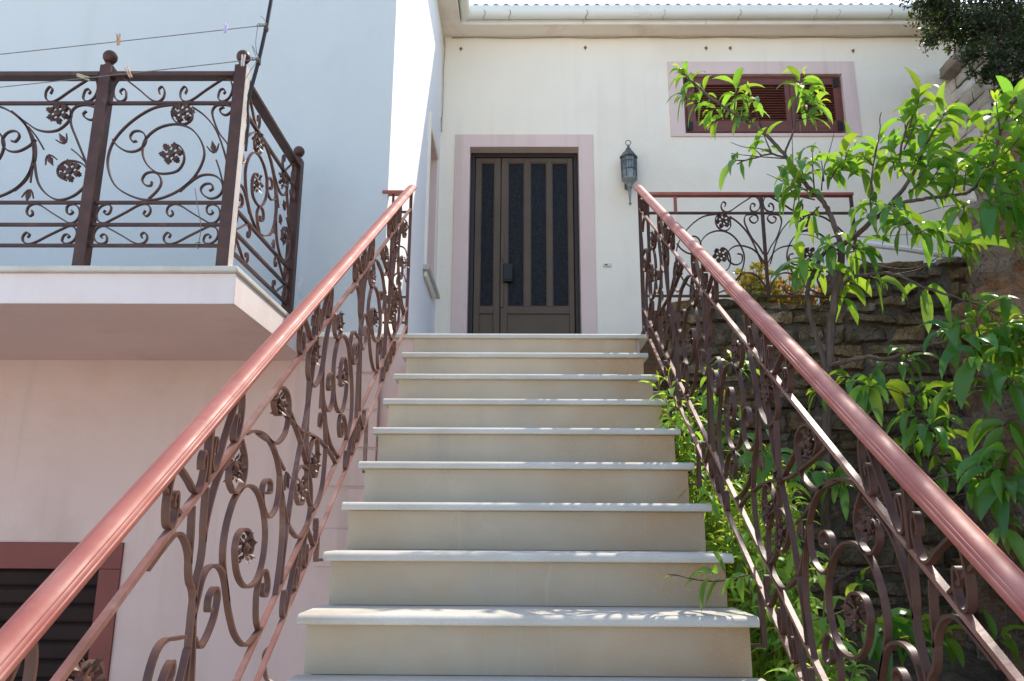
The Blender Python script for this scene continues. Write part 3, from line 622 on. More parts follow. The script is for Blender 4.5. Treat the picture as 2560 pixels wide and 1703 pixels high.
def stair_motif(P, root, ya, s, m, lo, hi):
    def fn(u, v, k='x'):
        if s > 0: y = ya+u
        else: y = ya-u-(.52 if k not in ('Abar', 'c5curl', 'c7') else .10)*(v-.49)
        z0 = zl(y)+.005; return (y, z0+v*(zm(y)-.005-z0))
    for k, c in ST.items():
        q = [fn(u, v, k) for u, v in c]
        if min(p[0] for p in q) < lo or max(p[0] for p in q) > hi: continue
        P.ribbon(q, .0135 if k != 'stem' else .007, .0062, n=5).build('scroll', m, root, smooth=30)
    for i, (u, v) in enumerate(STF):
        a, b = fn(u, v)
        if lo < a-.04 and a+.04 < hi: P.flower(a, b, .036, 20*i).build('flower', m, root, smooth=25)
    a, b = fn(.532, .497); a1, b1 = fn(.56, .41)
    if lo < a-.05 and a+.05 < hi: P.bud(a, b, degrees(atan2(b1-b, a1-a)), .05).build('bud', m, root, smooth=25)
zh = lambda y: .832+.650*y        # underside axis of the handrail
zm = lambda y: .716+.6535*y
zl = lambda y: .138+.660*y
zb = lambda y: .035+.668*y
HP = [(-.026, -.012), (.026, -.012), (.032, -.004), (.032, .003), (.027, .006), (.0245, .0045), (.022, .0075), (.012, .0125), (0, .014), (-.012, .0125), (-.022, .0075), (-.0245, .0045), (-.027, .006), (-.032, .003), (-.032, -.004)]
HP = [(-.022, -.012), (.022, -.012), (.0265, -.006), (.027, .001), (.0245, .0035), (.0225, .0025), (.0215, .0055), (.019, .0078), (.0175, .0066), (.0165, .0085), (.009, .0125), (0, .0138), (-.009, .0125), (-.0165, .0085), (-.0175, .0066), (-.019, .0078), (-.0215, .0055), (-.0225, .0025), (-.0245, .0035), (-.027, .001), (-.0265, -.006)]
Y0S = -4.05
def stair_rail(xr, label, Aposts, Bposts, legs, dusty):
    root = thing('stair_railing', (xr, -2.0, -1.5), label, 'railing')
    P = Plane((xr, 0, 0), (0, 1, 0)); mi = M['iron_dusty'] if dusty else M['iron']; sg = 1 if xr > 0 else -1
    ytop = .015
    mb = MB(); mb.sweep(HP, (xr, Y0S, zh(Y0S)+.012), (xr, ytop+.02, zh(ytop+.02)+.012)); mb.build('handrail', M['handrail'], root, bevel=.001)
    for f, ww in ((zm, .0135), (zl, .0135), (zb, .0125)):
        mb = MB(); mb.bar((xr, Y0S, f(Y0S)), (xr, ytop, f(ytop)), ww, .010); mb.build('rail', M['rail_paint'], root)
    mb = MB(); mb.box((xr-.008, ytop-.008, .001), (xr+.008, ytop+.008, zh(ytop)-.004)); mb.build('post', mi, root)
    for y in Aposts+Bposts:
        if y > -.05 or y < Y0S+.05: continue
        mb = MB(); mb.box((xr-.0075, y-.006, zm(y)), (xr+.0075, y+.006, zh(y)-.003)); mb.build('post', mi, root)
    for y in legs:
        i = math.ceil(-y/G); zt = -i*RI
        mb = MB(); ze_ = zt-.085 if sg > 0 else zt-.03
        mb.box((xr-.007, y-.007, ze_), (xr+.007, y+.007, zb(y))); mb.box((xr-.045 if sg > 0 else xr-.006, y-.009, ze_+.002), (xr+.006 if sg > 0 else xr+.022, y+.009, ze_+.01)); mb.build('leg', mi, root)
    hv = .665
    for ya in sorted(Aposts):
        for sd_ in (1, -1): stair_motif(P, root, ya, sd_, mi, Y0S+.15, ytop-.01)
    for y in sorted(Aposts+Bposts):
        for s in (1, -1):
            if not (Y0S+.3 < y+s*.12 < -.02): continue
            for fa, fb, Ls, fl in ((zm, lambda q: zh(q)-.004, .15, 0), (zb, zl, .13, 0)):
                def fn(u, v, y=y, s=s):
                    q = y+s*(.165-.15*u) if fa is zm else y+s*(.02+.13*u); z0 = fa(q)+.006; z1 = fb(q)-.006
                    vv = v if s > 0 else v
                    return (q, z0+vv*(z1-z0))
                sscroll(P, root, fn, mi, .014, .006)
        s = 1 if y in Aposts else -1
        q0 = y-.10; q1 = y-.02
        if Y0S+.2 < y < -.1:
            mb = MB(); mb.bar((xr, q0, zm(q0)), (xr, q0-.10, zh(q0-.10)-.002), .010, .007); mb.build('strut', mi, root)
    return root
def foot(root, y, z):
    mb = MB(); mb.tube(catmull([(-.645, y, zb(y)), (-.662, y+.004, z+.075), (-.655, y+.01, z+.02), (-.622, y+.015, z+.002)], 6), .0058, 6); mb.build('foot', M['iron_dusty'], root)
lr = stair_rail(-.645, 'left wrought iron stair railing with glossy red handrail, in front of the pink wall', [-3.88, -2.533, -1.155, .19], [-3.2, -1.80, -.49], [-3.67, -2.99, -2.31, -1.63, -.95], True)
rr = stair_rail(.645, 'right wrought iron stair railing with dappled red handrail, in front of the peach tree', [-4.03, -2.71, -1.37, -.02], [-3.37, -2.02, -.70], [-3.85, -3.17, -2.49, -1.814, -1.135], False)
foot(lr, -2.02, -9*RI); foot(lr, -3.42, -15*RI)
# short return of the left railing to the house corner
mb = MB(); mb.sweep(HP, (XS-.03, .015, .822), (-.64, .015, .822)); mb.build('handrail', M['handrail'], lr)
for z in (.705, .205, .06): 
    mb = MB(); mb.bar((XS, .015, z), (-.645, .015, z), .012, .011); mb.build('rail', M['iron'], lr)
mb = MB(); mb.box((-.752, .008, .06), (-.74, .022, .815)); mb.build('post', M['iron'], lr)
P = Plane((0, .015, 0), (1, 0, 0))
for z0, z1 in ((.22, .36), (.37, .52), (.53, .69)):
    P.ribbon([(-.70+(.045*cos(q))*(1-.07*k), (z0+z1)/2+.065*sin(q)*(1-.07*k)) for k, q in enumerate([i*.7 for i in range(10)])], .012, .006).build('scroll', M['iron'], lr)

# ---- landing railing over the stone wall
ld = thing('landing_railing', (1.24, .015, .2), 'low wrought iron railing above the stone wall, right of the door', 'railing')
X0l, X1l, XC = .66, 1.835, 1.332
mb = MB(); mb.sweep([(-.02, -.01), (.02, -.01), (.02, .008), (-.02, .008)], (X0l-.01, .015, .812), (X1l+.01, .015, .812)); mb.build('top_rail', M['handrail'], ld, bevel=.002)
for z in (.700, .214, .06):
    x1 = X1l if z > .1 else .86
    mb = MB(); mb.bar((X0l, .015, z), (x1, .015, z), .014, .012); mb.build('rail', M['iron'], ld)
for x, z0, z1 in ((XC, .2, .806), (X1l, .18, .806), (.847, .70, .806), (.69, .06, .806)):
    mb = MB(); mb.box((x-.008, .007, z0), (x+.008, .023, z1)); mb.build('post', M['iron'] if x != .847 else M['handrail'], ld)
P = Plane((0, .015, 0), (1, 0, 0)); vv2 = lambda v: .22+v*.474
for s in (1, -1):
    half_motif(P, ld, lambda u, v: (XC+s*u*.92, vv2(v)), use=('A',), skip=('stem', 'bud', 'c5'), fr=.046, w=.011)
    # a scroll rising from the post
    P.ribbon([(XC+s*a, b) for a, b in [(.006, .40), (.05, .47), (.10, .50), (.16, .505), (.205, .47), (.205, .42), (.17, .395), (.135, .41), (.13, .45), (.155, .46)]], .011, .006).build('scroll', M['iron'], ld)
    P.ribbon([(XC+s*a, b) for a, b in [(.006, .24), (.03, .30), (.08, .345), (.14, .34), (.18, .29), (.165, .24), (.12, .228), (.09, .25), (.10, .285)]], .011, .006).build('scroll', M['iron'], ld)
    def fn(u, v, s=s): return (XC+s*(.008+.22*u), .707+v*.095)
    sscroll(P, ld, fn, M['iron'])
for sx in (-1,):
    P.ribbon([(.70+a, b) for a, b in [(.0, .55), (.05, .62), (.10, .60), (.12, .55), (.09, .51), (.06, .53), (.07, .56)]], .011, .006).build('scroll', M['iron'], ld)

# ------------------------------------------------------------------ small fittings
ln = thing('wall_lantern', (.957, YD, 2.1), 'weathered grey green wall lantern with a long tail, between door and window', 'lantern')
LX, LY = .957, YD-.115
mb = MB(); n6 = 6
mb.lathe([(.004, 2.375), (.012, 2.37), (.012, 2.355), (.022, 2.345), (.03, 2.325), (.05, 2.305), (.062, 2.285), (.078, 2.268), (.083, 2.262), (.083, 2.252), (.07, 2.25), (.002, 2.25)], (LX, LY, 0), n6)
mb.build('cap', M['lantern'], ln, smooth=20)
mb = MB(); mb.tube([(LX+.024*cos(a), LY, 2.402+.024*sin(a)) for a in [2*pi*i/16 for i in range(17)]], .0035, 6, cap=False); mb.build('ring', M['lantern'], ln)
cage = MB()
for k in range(6):
    a = 2*pi*k/6; c1 = V3((LX+.072*cos(a), LY+.072*sin(a), 2.252)); c2 = V3((LX+.066*cos(a), LY+.066*sin(a), 2.042)); cage.tube([c1, c2], .005, 5)
    a2 = 2*pi*(k+1)/6
    for z, r in ((2.25, .072), (2.205, .0708), (2.13, .0685), (2.045, .066)):
        cage.tube([V3((LX+r*cos(a), LY+r*sin(a), z)), V3((LX+r*cos(a2), LY+r*sin(a2), z))], .004 if z not in (2.205, 2.13) else .0025, 5)
    for tt in (.33, .67):
        m1 = V3((LX+.0715*(cos(a)*(1-tt)+cos(a2)*tt), LY+.0715*(sin(a)*(1-tt)+sin(a2)*tt), 2.25)); cage.tube([m1, m1+V3((0, 0, -.12))], .0025, 5)
cage.build('cage', M['lantern'], ln)
mb = MB(); mb.lathe([(.066, 2.245), (.061, 2.046)], (LX, LY, 0), 6); mb.build('glass_pane', M['lantern_glass'], ln, smooth=0)
mb = MB(); mb.lathe([(.070, 2.046), (.072, 2.036), (.06, 2.024), (.04, 2.005), (.026, 1.985), (.022, 1.97), (.028, 1.962), (.016, 1.95), (.013, 1.90), (.008, 1.83), (.006, 1.82), (.014, 1.812), (.014, 1.803), (.006, 1.795), (.001, 1.782)], (LX, LY, 0), 16); mb.build('tail', M['lantern_tail'], ln)
mb = MB(); mb.box((LX-.03, YD-.012, 1.99), (LX+.03, YD-.001, 2.14)); mb.tube([(LX, YD-.01, 1.99), (LX, YD-.06, 1.96), (LX, LY, 1.97)], .011, 8); mb.build('bracket', M['lantern'], ln, bevel=.004)

bl = thing('doorbell', (.749, YD, 1.262), 'small cream doorbell plate on the wall right of the door', 'doorbell')
mb = MB(); mb.box((.711, YD-.014, 1.246), (.788, YD-.001, 1.278)); mb.build('plate', M['plastic'], bl, bevel=.004)
mb = MB(); mb.box((.728, YD-.018, 1.258), (.752, YD-.0145, 1.268)); mb.build('button', M['black'], bl, bevel=.001)

cb = MB(); pts = [V3((-.695+.22*i, YD-.008, 3.566+.006*sin(i*1.7))) for i in range(27)]
cb.tube(pts, .005, 6)
cb = cb; o = cb.build('cable', M['cable'], base=(-.7, YD, 3.56)); tag(o, 'thin cable clipped along the top of the wall under the eave', 'cable')
cb = MB(); pts = [V3((XS+.010, YD-.012, 3.56)), V3((XS+.02, YD-.015, 3.45)), V3((XS+.012, YD-.02, 3.2)), V3((XS+.016, YD-.018, 2.9)), V3((XS+.010, YD-.016, 2.66)), V3((XS+.012, YD-.03, 2.57)), V3((XS+.018, YD-.07, 2.55)), V3((XS+.014, YD-.09, 2.60)), V3((XS+.010, YD-.08, 2.68))]
cb.tube(catmull(pts, 5), .0042, 6); o = cb.build('cable', M['cable'], base=(XS, YD, 3.56)); tag(o, 'loose cable hanging down the corner beside the sunlit wall', 'cable')
hk = [(-.603, 3.452), (.592, 3.462), (1.748, 3.456), (1.979, 3.455), (3.147, 3.424), (4.156, 3.40)]
hl = ['rusty hook stub high on the wall above the left side of the door', 'rusty hook stub high on the wall, right of the door top', 'left hook stub of the close pair above the shuttered window', 'right hook stub of the close pair above the shuttered window', 'rusty hook stub above the right end of the shuttered window', 'rusty hook stub high on the wall beside the stone pier']
for (x, z), lb in zip(hk, hl):
    mb = MB(); mb.tube([(x, YD+.01, z), (x, YD-.014, z-.002), (x+.001, YD-.02, z+.008)], [.007, .006, .005], 7); mb.lathe([(.001, 0), (.014, 0), (.016, .003), (.001, .004)], (x, YD-.0045, z), 10, 'Y'); mb.tube([(x, YD-.003, z-.004), (x+.002, YD-.003, z-.03)], [.008, .002], 5)
    tag(mb.build('wall_hook', M['rust'], base=(x, YD, z)), lb, 'hook', 'rusty hook stubs under the eave')

# ------------------------------------------------------------------ clothesline
rod = MB(); pts = [(-1.06, -1.06, 1.95), (-1.125, -1.085, 1.40), (-1.131, -1.09, 1.26), (-1.137, -1.09, 1.184), (-1.143, -1.09, 1.112), (-1.162, -1.09, 0.951), (-1.179, -1.09, 0.842), (-1.19, -1.09, 0.774), (-1.191, -1.09, 0.716), (-1.183, -1.09, 0.648), (-1.183, -1.09, 0.516)]
rod.tube(catmull(pts, 5), [.0085 if i < 36 else .006 for i in range((len(pts)-1)*5+1)], 8)
tag(rod.build('cane_pole', M['black'], base=(-1.183, -1.09, .516)), 'thin black bent pole tied to the corner post of the balcony', 'pole')
def line(name, p, q, sag, label):
    mb = MB(); p = V3(p); q = V3(q); mb.tube([p.lerp(q, i/14)-V3((0, 0, sag*4*(i/14)*(1-i/14))) for i in range(15)], .002, 5)
    for k in range(3):
        c = q+V3((-.008-.012*k, 0, 0)); mb.tube([c+V3((.006*cos(a), .007*sin(a), .006*cos(a))) for a in [i*.8 for i in range(9)]], .0018, 4)
    return tag(mb.build(name, M['wire'], base=q), label, 'clothesline', 'clotheslines')
line('clothesline', (-3.4, -1.12, .825), (-1.137, -1.115, 1.101), .004, 'upper clothesline wire, well above the balcony rail')
line('clothesline', (-3.4, -1.12, .665), (-1.155, -1.115, .935), .004, 'lower clothesline wire, crossing just in front of the balcony top rail')
mb = MB(); mb.tube(catmull([(-1.15, -1.115, .93), (-1.17, -1.115, .97), (-1.188, -1.115, 1.0), (-1.178, -1.115, .97), (-1.162, -1.11, .93), (-1.18, -1.115, .89), (-1.20, -1.125, .83)], 5), .0014, 4)
mb.tube(catmull([(-1.155, -1.115, .935), (-1.172, -1.115, 1.0), (-1.173, -1.115, 1.07), (-1.168, -1.115, 1.10)], 5), .0014, 4); mb.tube(catmull([(-1.135, -1.11, 1.105), (-1.148, -1.11, 1.135), (-1.165, -1.11, 1.15)], 5), .0012, 4)
for z_ in (.935, 1.10):
    c = V3((-1.143 if z_ > 1 else -1.164, -1.09, z_)); mb.tube([c+V3((.0105*cos(q), .0105*sin(q), .02*(i/20-.5))) for i, q in enumerate([i*1.2 for i in range(20)])], .0018, 4)
tag(mb.build('tie_wire', M['wire'], base=(-1.164, -1.11, .93)), 'tangled tie wire round the black pole at the corner post', 'wire')
mb = MB(); mb.tube(catmull([(-1.395, -1.06, .36), (-1.375, -1.062, .28), (-1.352, -1.064, .19), (-1.352, -1.064, .12), (-1.36, -1.066, .10), (-1.35, -1.068, .085)], 6), .0018, 5); mb.tube([(-1.355+.01*cos(i), -1.064+.008*sin(i), .106+.004*i*.4) for i in range(9)], .0018, 4)
tag(mb.build('loose_wire', M['wire'], base=(-1.36, -1.064, .1)), 'loose bit of wire twisted on the lowest balcony rail', 'wire')
def peg(loc, tilt, m, label, yaw=0):
    R = Matrix.Rotation(radians(yaw), 3, 'Z') @ Matrix.Rotation(radians(tilt), 3, 'Y') @ Matrix.Scale(.78, 3)
    root = thing('clothes_peg', loc, label, 'clothes peg', 'pegs on the clotheslines'); L = V3(loc)
    for s in (1, -1):
        mb = MB(); pr = [(-.034, .011), (-.034, .005), (-.004, .0022), (.028, .001), (.036, .0035), (.036, .0075), (.012, .0095), (.002, .0085)]
        vs = [L+R @ V3((s*b, -.005, -a)) for a, b in pr]+[L+R @ V3((s*b, .005, -a)) for a, b in pr]; k = len(pr)
        mb.add(vs, [(i, (i+1) % k, k+(i+1) % k, k+i) for i in range(k)]+[tuple(range(k)), tuple(range(2*k-1, k-1, -1))]); mb.build('jaw', m, root)
    mb = MB(); mb.tube([L+R @ V3((.006*cos(a), -.006+.012*a/13, .001+.006*sin(a))) for a in [i*.6 for i in range(22)]], .0011, 4); mb.build('spring', M['spring'], root)
peg((-1.771, -1.12, 1.029), -8, M['pegwood'], 'wooden peg on the upper clothesline, left of the lilac one')
peg((-1.308, -1.12, 1.087), 0, M['peglilac'], 'pale lilac peg on the upper clothesline near the black pole')
peg((-1.899, -1.12, .846), 80, M['pegyellow'], 'yellowish peg lying along the lower clothesline', 60)
peg((-1.707, -1.12, .868), -28, M['pegwood'], 'tilted wooden peg on the lower clothesline beside the middle post')
peg((-1.219, -1.12, .926), 2, M['peggrey'], 'greyish wooden peg hanging before the corner post ball')

# ------------------------------------------------------------------ stone work
def stones(mb, at, W, ztop, z0, rows=(.09, .17), cols=(.12, .36), depth=.05, tints=None, gap=.012, rough=.02, irr=.014):
    """rubble courses: at(u, z, out) -> point; ztop(u) height of the wall top"""
    z = z0; top = max(ztop(W*i/40) for i in range(41))
    while z < top:
        h = random.uniform(*rows); u = -random.uniform(0, .1)
        while u < W:
            w_ = random.uniform(*cols)
            parts = [(z, h)]
            if h > .135 and random.random() < .35: k = random.uniform(.4, .6); parts = [(z, h*k), (z+h*k, h*(1-k))]
            for zz, hh in parts:
                u0, u1 = max(u, 0)+gap/2, min(u+w_, W)-gap/2
                if u1-u0 < .04: continue
                uc = (u0+u1)/2; za, zb_ = zz+gap/2, min(zz+hh, ztop(uc)+random.uniform(-.01, .02))-gap/2
                if zb_-za < .03: continue
                mb.col = random.choice(tints); b_ = random.uniform(.75, 1.15); mb.col = tuple(min(c*b_, 1) for c in mb.col)
                z_j = random.uniform(-.012, .012); za += z_j; zb_ += z_j
                nu, nv = max(3, int((u1-u0)/.03)), max(3, int((zb_-za)/.03)); sd = random.random()*50; out = random.uniform(.55, 1.0)*depth
                cj = [(random.uniform(-1, 1)*irr, random.uniform(-1, 1)*irr) for _ in range(4)]
                tl = (random.uniform(-.3, .3)*depth, random.uniform(-.3, .3)*depth)
                def f(a, b):
                    du = sum(c[0]*q for c, q in zip(cj, ((1-a)*(1-b), a*(1-b), (1-a)*b, a*b))); dv = sum(c[1]*q for c, q in zip(cj, ((1-a)*(1-b), a*(1-b), (1-a)*b, a*b)))
                    # rounded block: margin ring turns back into the wall
                    ea = min(a, 1-a)*(u1-u0); eb = min(b, 1-b)*(zb_-za); e = min(ea, eb); r = .009
                    o = out*(1 if e >= r else math.sqrt(max(0, 1-(1-e/r)**2)))
                    uu = u0+(u1-u0)*a+du; v_ = za+(zb_-za)*b+dv
                    q = V3((uu, v_, sd)); o += rough*fbm(q, 9, 3)*(1 if e > .004 else .2)+(tl[0]*(a-.5)+tl[1]*(b-.5))*(1 if e > .004 else 0)
                    jit = .008*fbm(q+V3((3, 1, 0)), 14, 2)
                    return at(uu+jit, v_+jit, o)
                cs = lambda t, n: t
                grid(mb, nu+4, nv+4, lambda a, b: f(*[(lambda t: .0 if t <= 0 else 1 if t >= 1 else t)(x) for x in (a, b)]))
            u += w_
        z += h
sw = thing('stone_wall', (1.6, .06, GZ), 'brown rubble stone retaining wall below the landing railing, behind the peach tree', 'wall')
mb = MB(); wtop = lambda u: .185 if .80+u < 1.74 else .43 if .80+u > 1.86 else .185+.245*(.80+u-1.74)/.12
stones(mb, lambda u, z, o: V3((.80+u, .055-o, z)), 1.75, wtop, -2.75, (.05, .115), (.07, .33), .06, [(.42, .35, .27), (.34, .29, .23), (.48, .38, .26), (.27, .23, .18), (.46, .34, .22), (.44, .40, .34), (.24, .21, .17)], .004, .028, .024)
mb.build('stonework', M['stone'], sw, fix=False, smooth=60)
mb = MB(); grid(mb, 60, 90, lambda u, v: V3((.80+1.75*u, .045+.012*fbm((u*9, v*15, 1), 2), -2.8+(wtop(1.75*u)+2.8-.012)*v)))
mb.box((.80, .06, -2.8), (1.74, .30, .165)); mb.box((1.74, .06, -2.8), (2.7, .35, .40)); mb.build('mortar', M['mortar'], sw, fix=False)
mb = MB(); stones(mb, lambda u, z, o: V3((.80-o, .06+u, z)), .24, lambda u: .18, -2.75, (.085, .16), (.12, .24), .04, [(.5, .42, .33), (.42, .37, .3)]); mb.build('wall_end', M['stone'], sw, fix=False, smooth=60)
# stone pier top right
pr_ = thing('stone_pier', (4.4, 2.2, 1.2), 'pale stone block pier with a dark capstone, under the dark evergreen at top right', 'pier')
mb = MB(); T = [(1, .97, .92), (.9, .86, .8), (.95, .88, .8), (.82, .76, .7)]
stones(mb, lambda u, z, o: V3((4.02-o, 2.0+u, z)), .56, lambda u: 3.09, 1.3, (.115, .135), (.16, .30), .03, T, .014, .006, .006)
stones(mb, lambda u, z, o: V3((4.01+u, 2.01-o, z)), 1.1, lambda u: 3.09, 1.3, (.115, .135), (.16, .34), .03, T, .014, .008, .006)
mb.build('stonework', M['pale_stone'], pr_, fix=False, smooth=60)
mb = MB(); mb.box((4.025, 2.015, 1.2), (5.1, 2.54, 3.075)); mb.build('mortar', M['mortar'], pr_)
mb = MB()
for y0_, y1_, j in ((1.93, 2.20, .0), (2.21, 2.50, -.015)):
    def cf(a, b):
        t = 2*pi*a; x = 4.5+cos(t)*.62; zz = 3.105+j+.05+sin(t)*.05
        x = 3.90 + 1.2*(.5+.5*max(-1, min(1, 1.25*cos(t)))); zz = 3.15+j+.055*max(-1, min(1, 1.4*sin(t)))
        p = V3((x, y0_+(y1_-y0_)*b, zz)); return p+V3((.03, .02, .02))*fbm(p, 6, 3)
    grid(mb, 40, 8, cf)
    k = len(mb.v)-41*9
    mb.f.append(tuple(k+i for i in range(40))); mb.f.append(tuple(k+41*8+i for i in range(39, -1, -1)))
mb.build('capstone', M['capstone'], pr_, fix=True, smooth=50)
# white pipe behind the landing railing
mb = MB(); mb.tube([(2.25, 1.0, .90), (2.62, 1.0, .852), (3.1, 1.05, .79)], .022, 8); tag(mb.build('white_pipe', M['fascia'], base=(2.62, 1, .85)), 'pale pipe sloping behind the right end of the landing railing', 'pipe')

# ------------------------------------------------------------------ plants
def leaf_mesh(mb, base, d, nrm, L, Wd, droop, tint, seg=6, fold=.35, petiole=.06):
    d = V3(d).normalized(); p = V3(base); nrm = V3(nrm); rows = []
    cup = random.uniform(-.25, .25); wav = random.uniform(0, 6)
    for i in range(seg+1):
        t = i/seg
        side = d.cross(nrm)
        if side.length < 1e-3: side = V3((1, 0, 0))
        side.normalize(); up = side.cross(d)
        ww = Wd*.5*(sin(pi*min(1, t**.8*.98+.02)))**.8*(1 if t > .01 else .2)
        f = ww*fold; wv = .10*ww*sin(wav+t*9)
        rows.append((p-side*ww+up*(f+wv), p.copy(), p+side*ww+up*(f-wv)))
        p = p+d*(L/seg)
        d = (d+V3((0, 0, -1))*droop/seg+side*cup/seg).normalized()
    vs = [q for r in rows for q in r]; fs = []
    for i in range(seg):
        a = i*3; fs += [(a, a+1, a+4, a+3), (a+1, a+2, a+5, a+4)]
    mb.col = tint; mb.add(vs, fs)
def rnd_unit():
    while True:
        v = V3((random.uniform(-1, 1), random.uniform(-1, 1), random.uniform(-1, 1)))
        if .05 < v.length < 1: return v.normalized()
def green(dark=0):
    k = random.random(); b = random.uniform(.65, 1.25)*(1-.35*dark)
    return (b*(.70+.52*k), b*(.94+.10*k), b*(.8+.2*random.random()))
def cluster(lm, tm, root, tip, n, L, spread=1.0, droop=1.5, shoot=.5, young=True, narrow=.255, rad=.0032):
    """a leafy shoot: leaves spiral round the last part of the twig"""
    n = int(n*.95); L = L*1.12
    root = V3(root); tip = V3(tip); ax = (tip-root); ln_ = ax.length; ax.normalize()
    if tm: tm.tube([root, root.lerp(tip, .5)+rnd_unit()*.01*ln_, tip], [rad*1.3, rad, rad*.6], 5)
    a0 = random.uniform(0, 6.28)
    x = ax.cross(V3((.3, .2, 1))).normalized(); y = ax.cross(x)
    for i in range(n):
        t = i/max(1, n-1); p = root.lerp(tip, 1-shoot+shoot*t); a = a0+i*2.4+random.uniform(-.4, .4)
        el = (.45+.85*(1-t))*spread+random.uniform(-.2, .25)
        d = ax*cos(el)+(x*cos(a)+y*sin(a))*sin(el); l = L*(.55+.55*sin(pi*min(1, .25+.7*(1-t))))*random.uniform(.8, 1.15)
        tint = green()
        if t > .82 and young: tint = (1.7, 1.35, .9); l *= .42; d = (d+ax*1.5).normalized()
        nn = (ax+V3((0, 0, .6))+rnd_unit()*.35).normalized()
        leaf_mesh(lm, p+d*.008, d, nn, l, l*narrow*random.uniform(.85, 1.15), droop*1.5*random.uniform(.6, 1.3), tint)

pt = thing('peach_tree', (1.2, -.7, -1.9), 'young peach tree with long drooping bright green leaves, right of the stairs', 'tree')
LM, TM = MB(), MB()
def pl(pts, Y0, Y1, cv=q3):
    k = len(pts)-1; return [atY(*cv(*p), Y0+(Y1-Y0)*i/k) for i, p in enumerate(pts)]
def limb(pts, r0, r1, name='limb', m='bark'):
    P_ = catmull(pts, 6); k = len(P_)-1; mb = MB()
    mb.tube([p+rnd_unit()*.003 for p in P_], [r0+(r1-r0)*i/k for i in range(k+1)], 9); mb.build(name, M[m], pt); return P_
base = V3((1.13, -.72, -2.0))
tr = limb([base, atY(*q5(885, 1250), -.72), atY(*q5(875, 900), -.72), atY(*q5(880, 500), -.71), atY(*q5(885, 250), -.7), atY(*q3(905, 1400), -.7), atY(*q3(925, 1270), -.7), atY(*q3(945, 1160), -.7), atY(*q3(940, 1050), -.7)], .024, .015, 'trunk')
bA = limb(pl([(940, 1050), (905, 950), (860, 870), (790, 800), (720, 700), (640, 610), (560, 545), (470, 490), (370, 420), (290, 350), (240, 300)], -.7, -.45), .013, .004)
bB = limb(pl([(945, 1075), (1050, 990), (1150, 900), (1230, 800), (1290, 690), (1330, 600)], -.7, -.75), .013, .006)
bB2 = limb(pl([(1165, 890), (1280, 870), (1400, 855), (1520, 825), (1600, 700), (1640, 580), (1690, 450)], -.72, -1.05), .009, .004)
bC = limb([tr[24], *pl([(810, 1360), (800, 1260), (830, 1180), (880, 1090), (930, 1060)], -.72, -.7)], .012, .009)
bD = limb(pl([(940, 1260), (985, 1215), (1060, 1195), (1180, 1195), (1280, 1240), (1400, 1280), (1520, 1320), (1640, 1350)], -.7, -.95), .009, .004)
bE = limb(pl([(700, 690), (640, 670), (560, 690), (490, 715)], -.6, -.62), .005, .003)
bF = limb(pl([(695, 680), (735, 580), (750, 480), (765, 400)], -.6, -.55), .006, .003)
bG = limb(pl([(890, 200), (1050, 160), (1130, 170), (1250, 130), (1370, 100), (1560, 100), (1690, 110)], -.72, -1.2, q5), .010, .004)
bH = limb(pl([(880, 870), (1000, 810), (1100, 770), (1200, 745), (1300, 705), (1450, 670), (1640, 700)], -.72, -1.3, q5), .011, .004)
bI = limb(pl([(880, 1160), (960, 1110), (1050, 1080), (1180, 1070), (1300, 1090), (1350, 1200)], -.72, -.8, q5), .008, .003)
bJ = limb(pl([(1240, 780), (1200, 700), (1230, 560), (1270, 470), (1295, 400)], -.74, -.8), .006, .003)
bK = limb(pl([(1080, 970), (1075, 850), (1090, 700), (1110, 590), (1118, 490)], -.72, -.7), .005, .002)
# bare twigs
for z in ([(860, 830), (870, 740), (900, 640), (915, 580)], [(700, 690), (600, 650), (520, 640), (465, 620)], [(740, 800), (735, 680), (732, 590)], [(690, 790), (650, 770), (620, 757)], [(690, 690), (560, 680), (465, 668)], [(930, 1010), (1010, 1030), (1110, 1030), (1250, 1020)], [(1160, 980), (1260, 940), (1400, 900), (1500, 890)], [(1000, 1120), (1120, 1160), (1250, 1170), (1350, 1130)], [(900, 1080), (830, 1030), (760, 1020)], [(1180, 1195), (1290, 1170), (1380, 1110), (1450, 1060)]):
    P_ = catmull(pl(z, -.68, -.6), 5); mb = MB(); mb.tube(P_, [.0035-.0022*i/(len(P_)-1) for i in range(len(P_))], 5); mb.build('twig', M['twig'], pt)
for z in ([(905, 170), (960, 230), (1050, 340), (1130, 420)], [(900, 470), (990, 480), (1080, 530), (1200, 590)], [(920, 280), (1000, 270), (1100, 290), (1200, 320), (1330, 410)], [(880, 640), (780, 650), (660, 660)], [(930, 1100), (1040, 1110), (1150, 1130)], [(890, 620), (1000, 690), (1120, 720)], [(1300, 540), (1400, 620), (1500, 680)], [(1390, 820), (1500, 700), (1620, 610)], [(1120, 690), (1260, 780), (1370, 880)], [(900, 1350), (1010, 1420), (1080, 1440)]):
    P_ = catmull(pl(z, -.7, -.85, q5), 5); mb = MB(); mb.tube(P_, [.004-.0025*i/(len(P_)-1) for i in range(len(P_))], 5); mb.build('twig', M['twig'], pt)
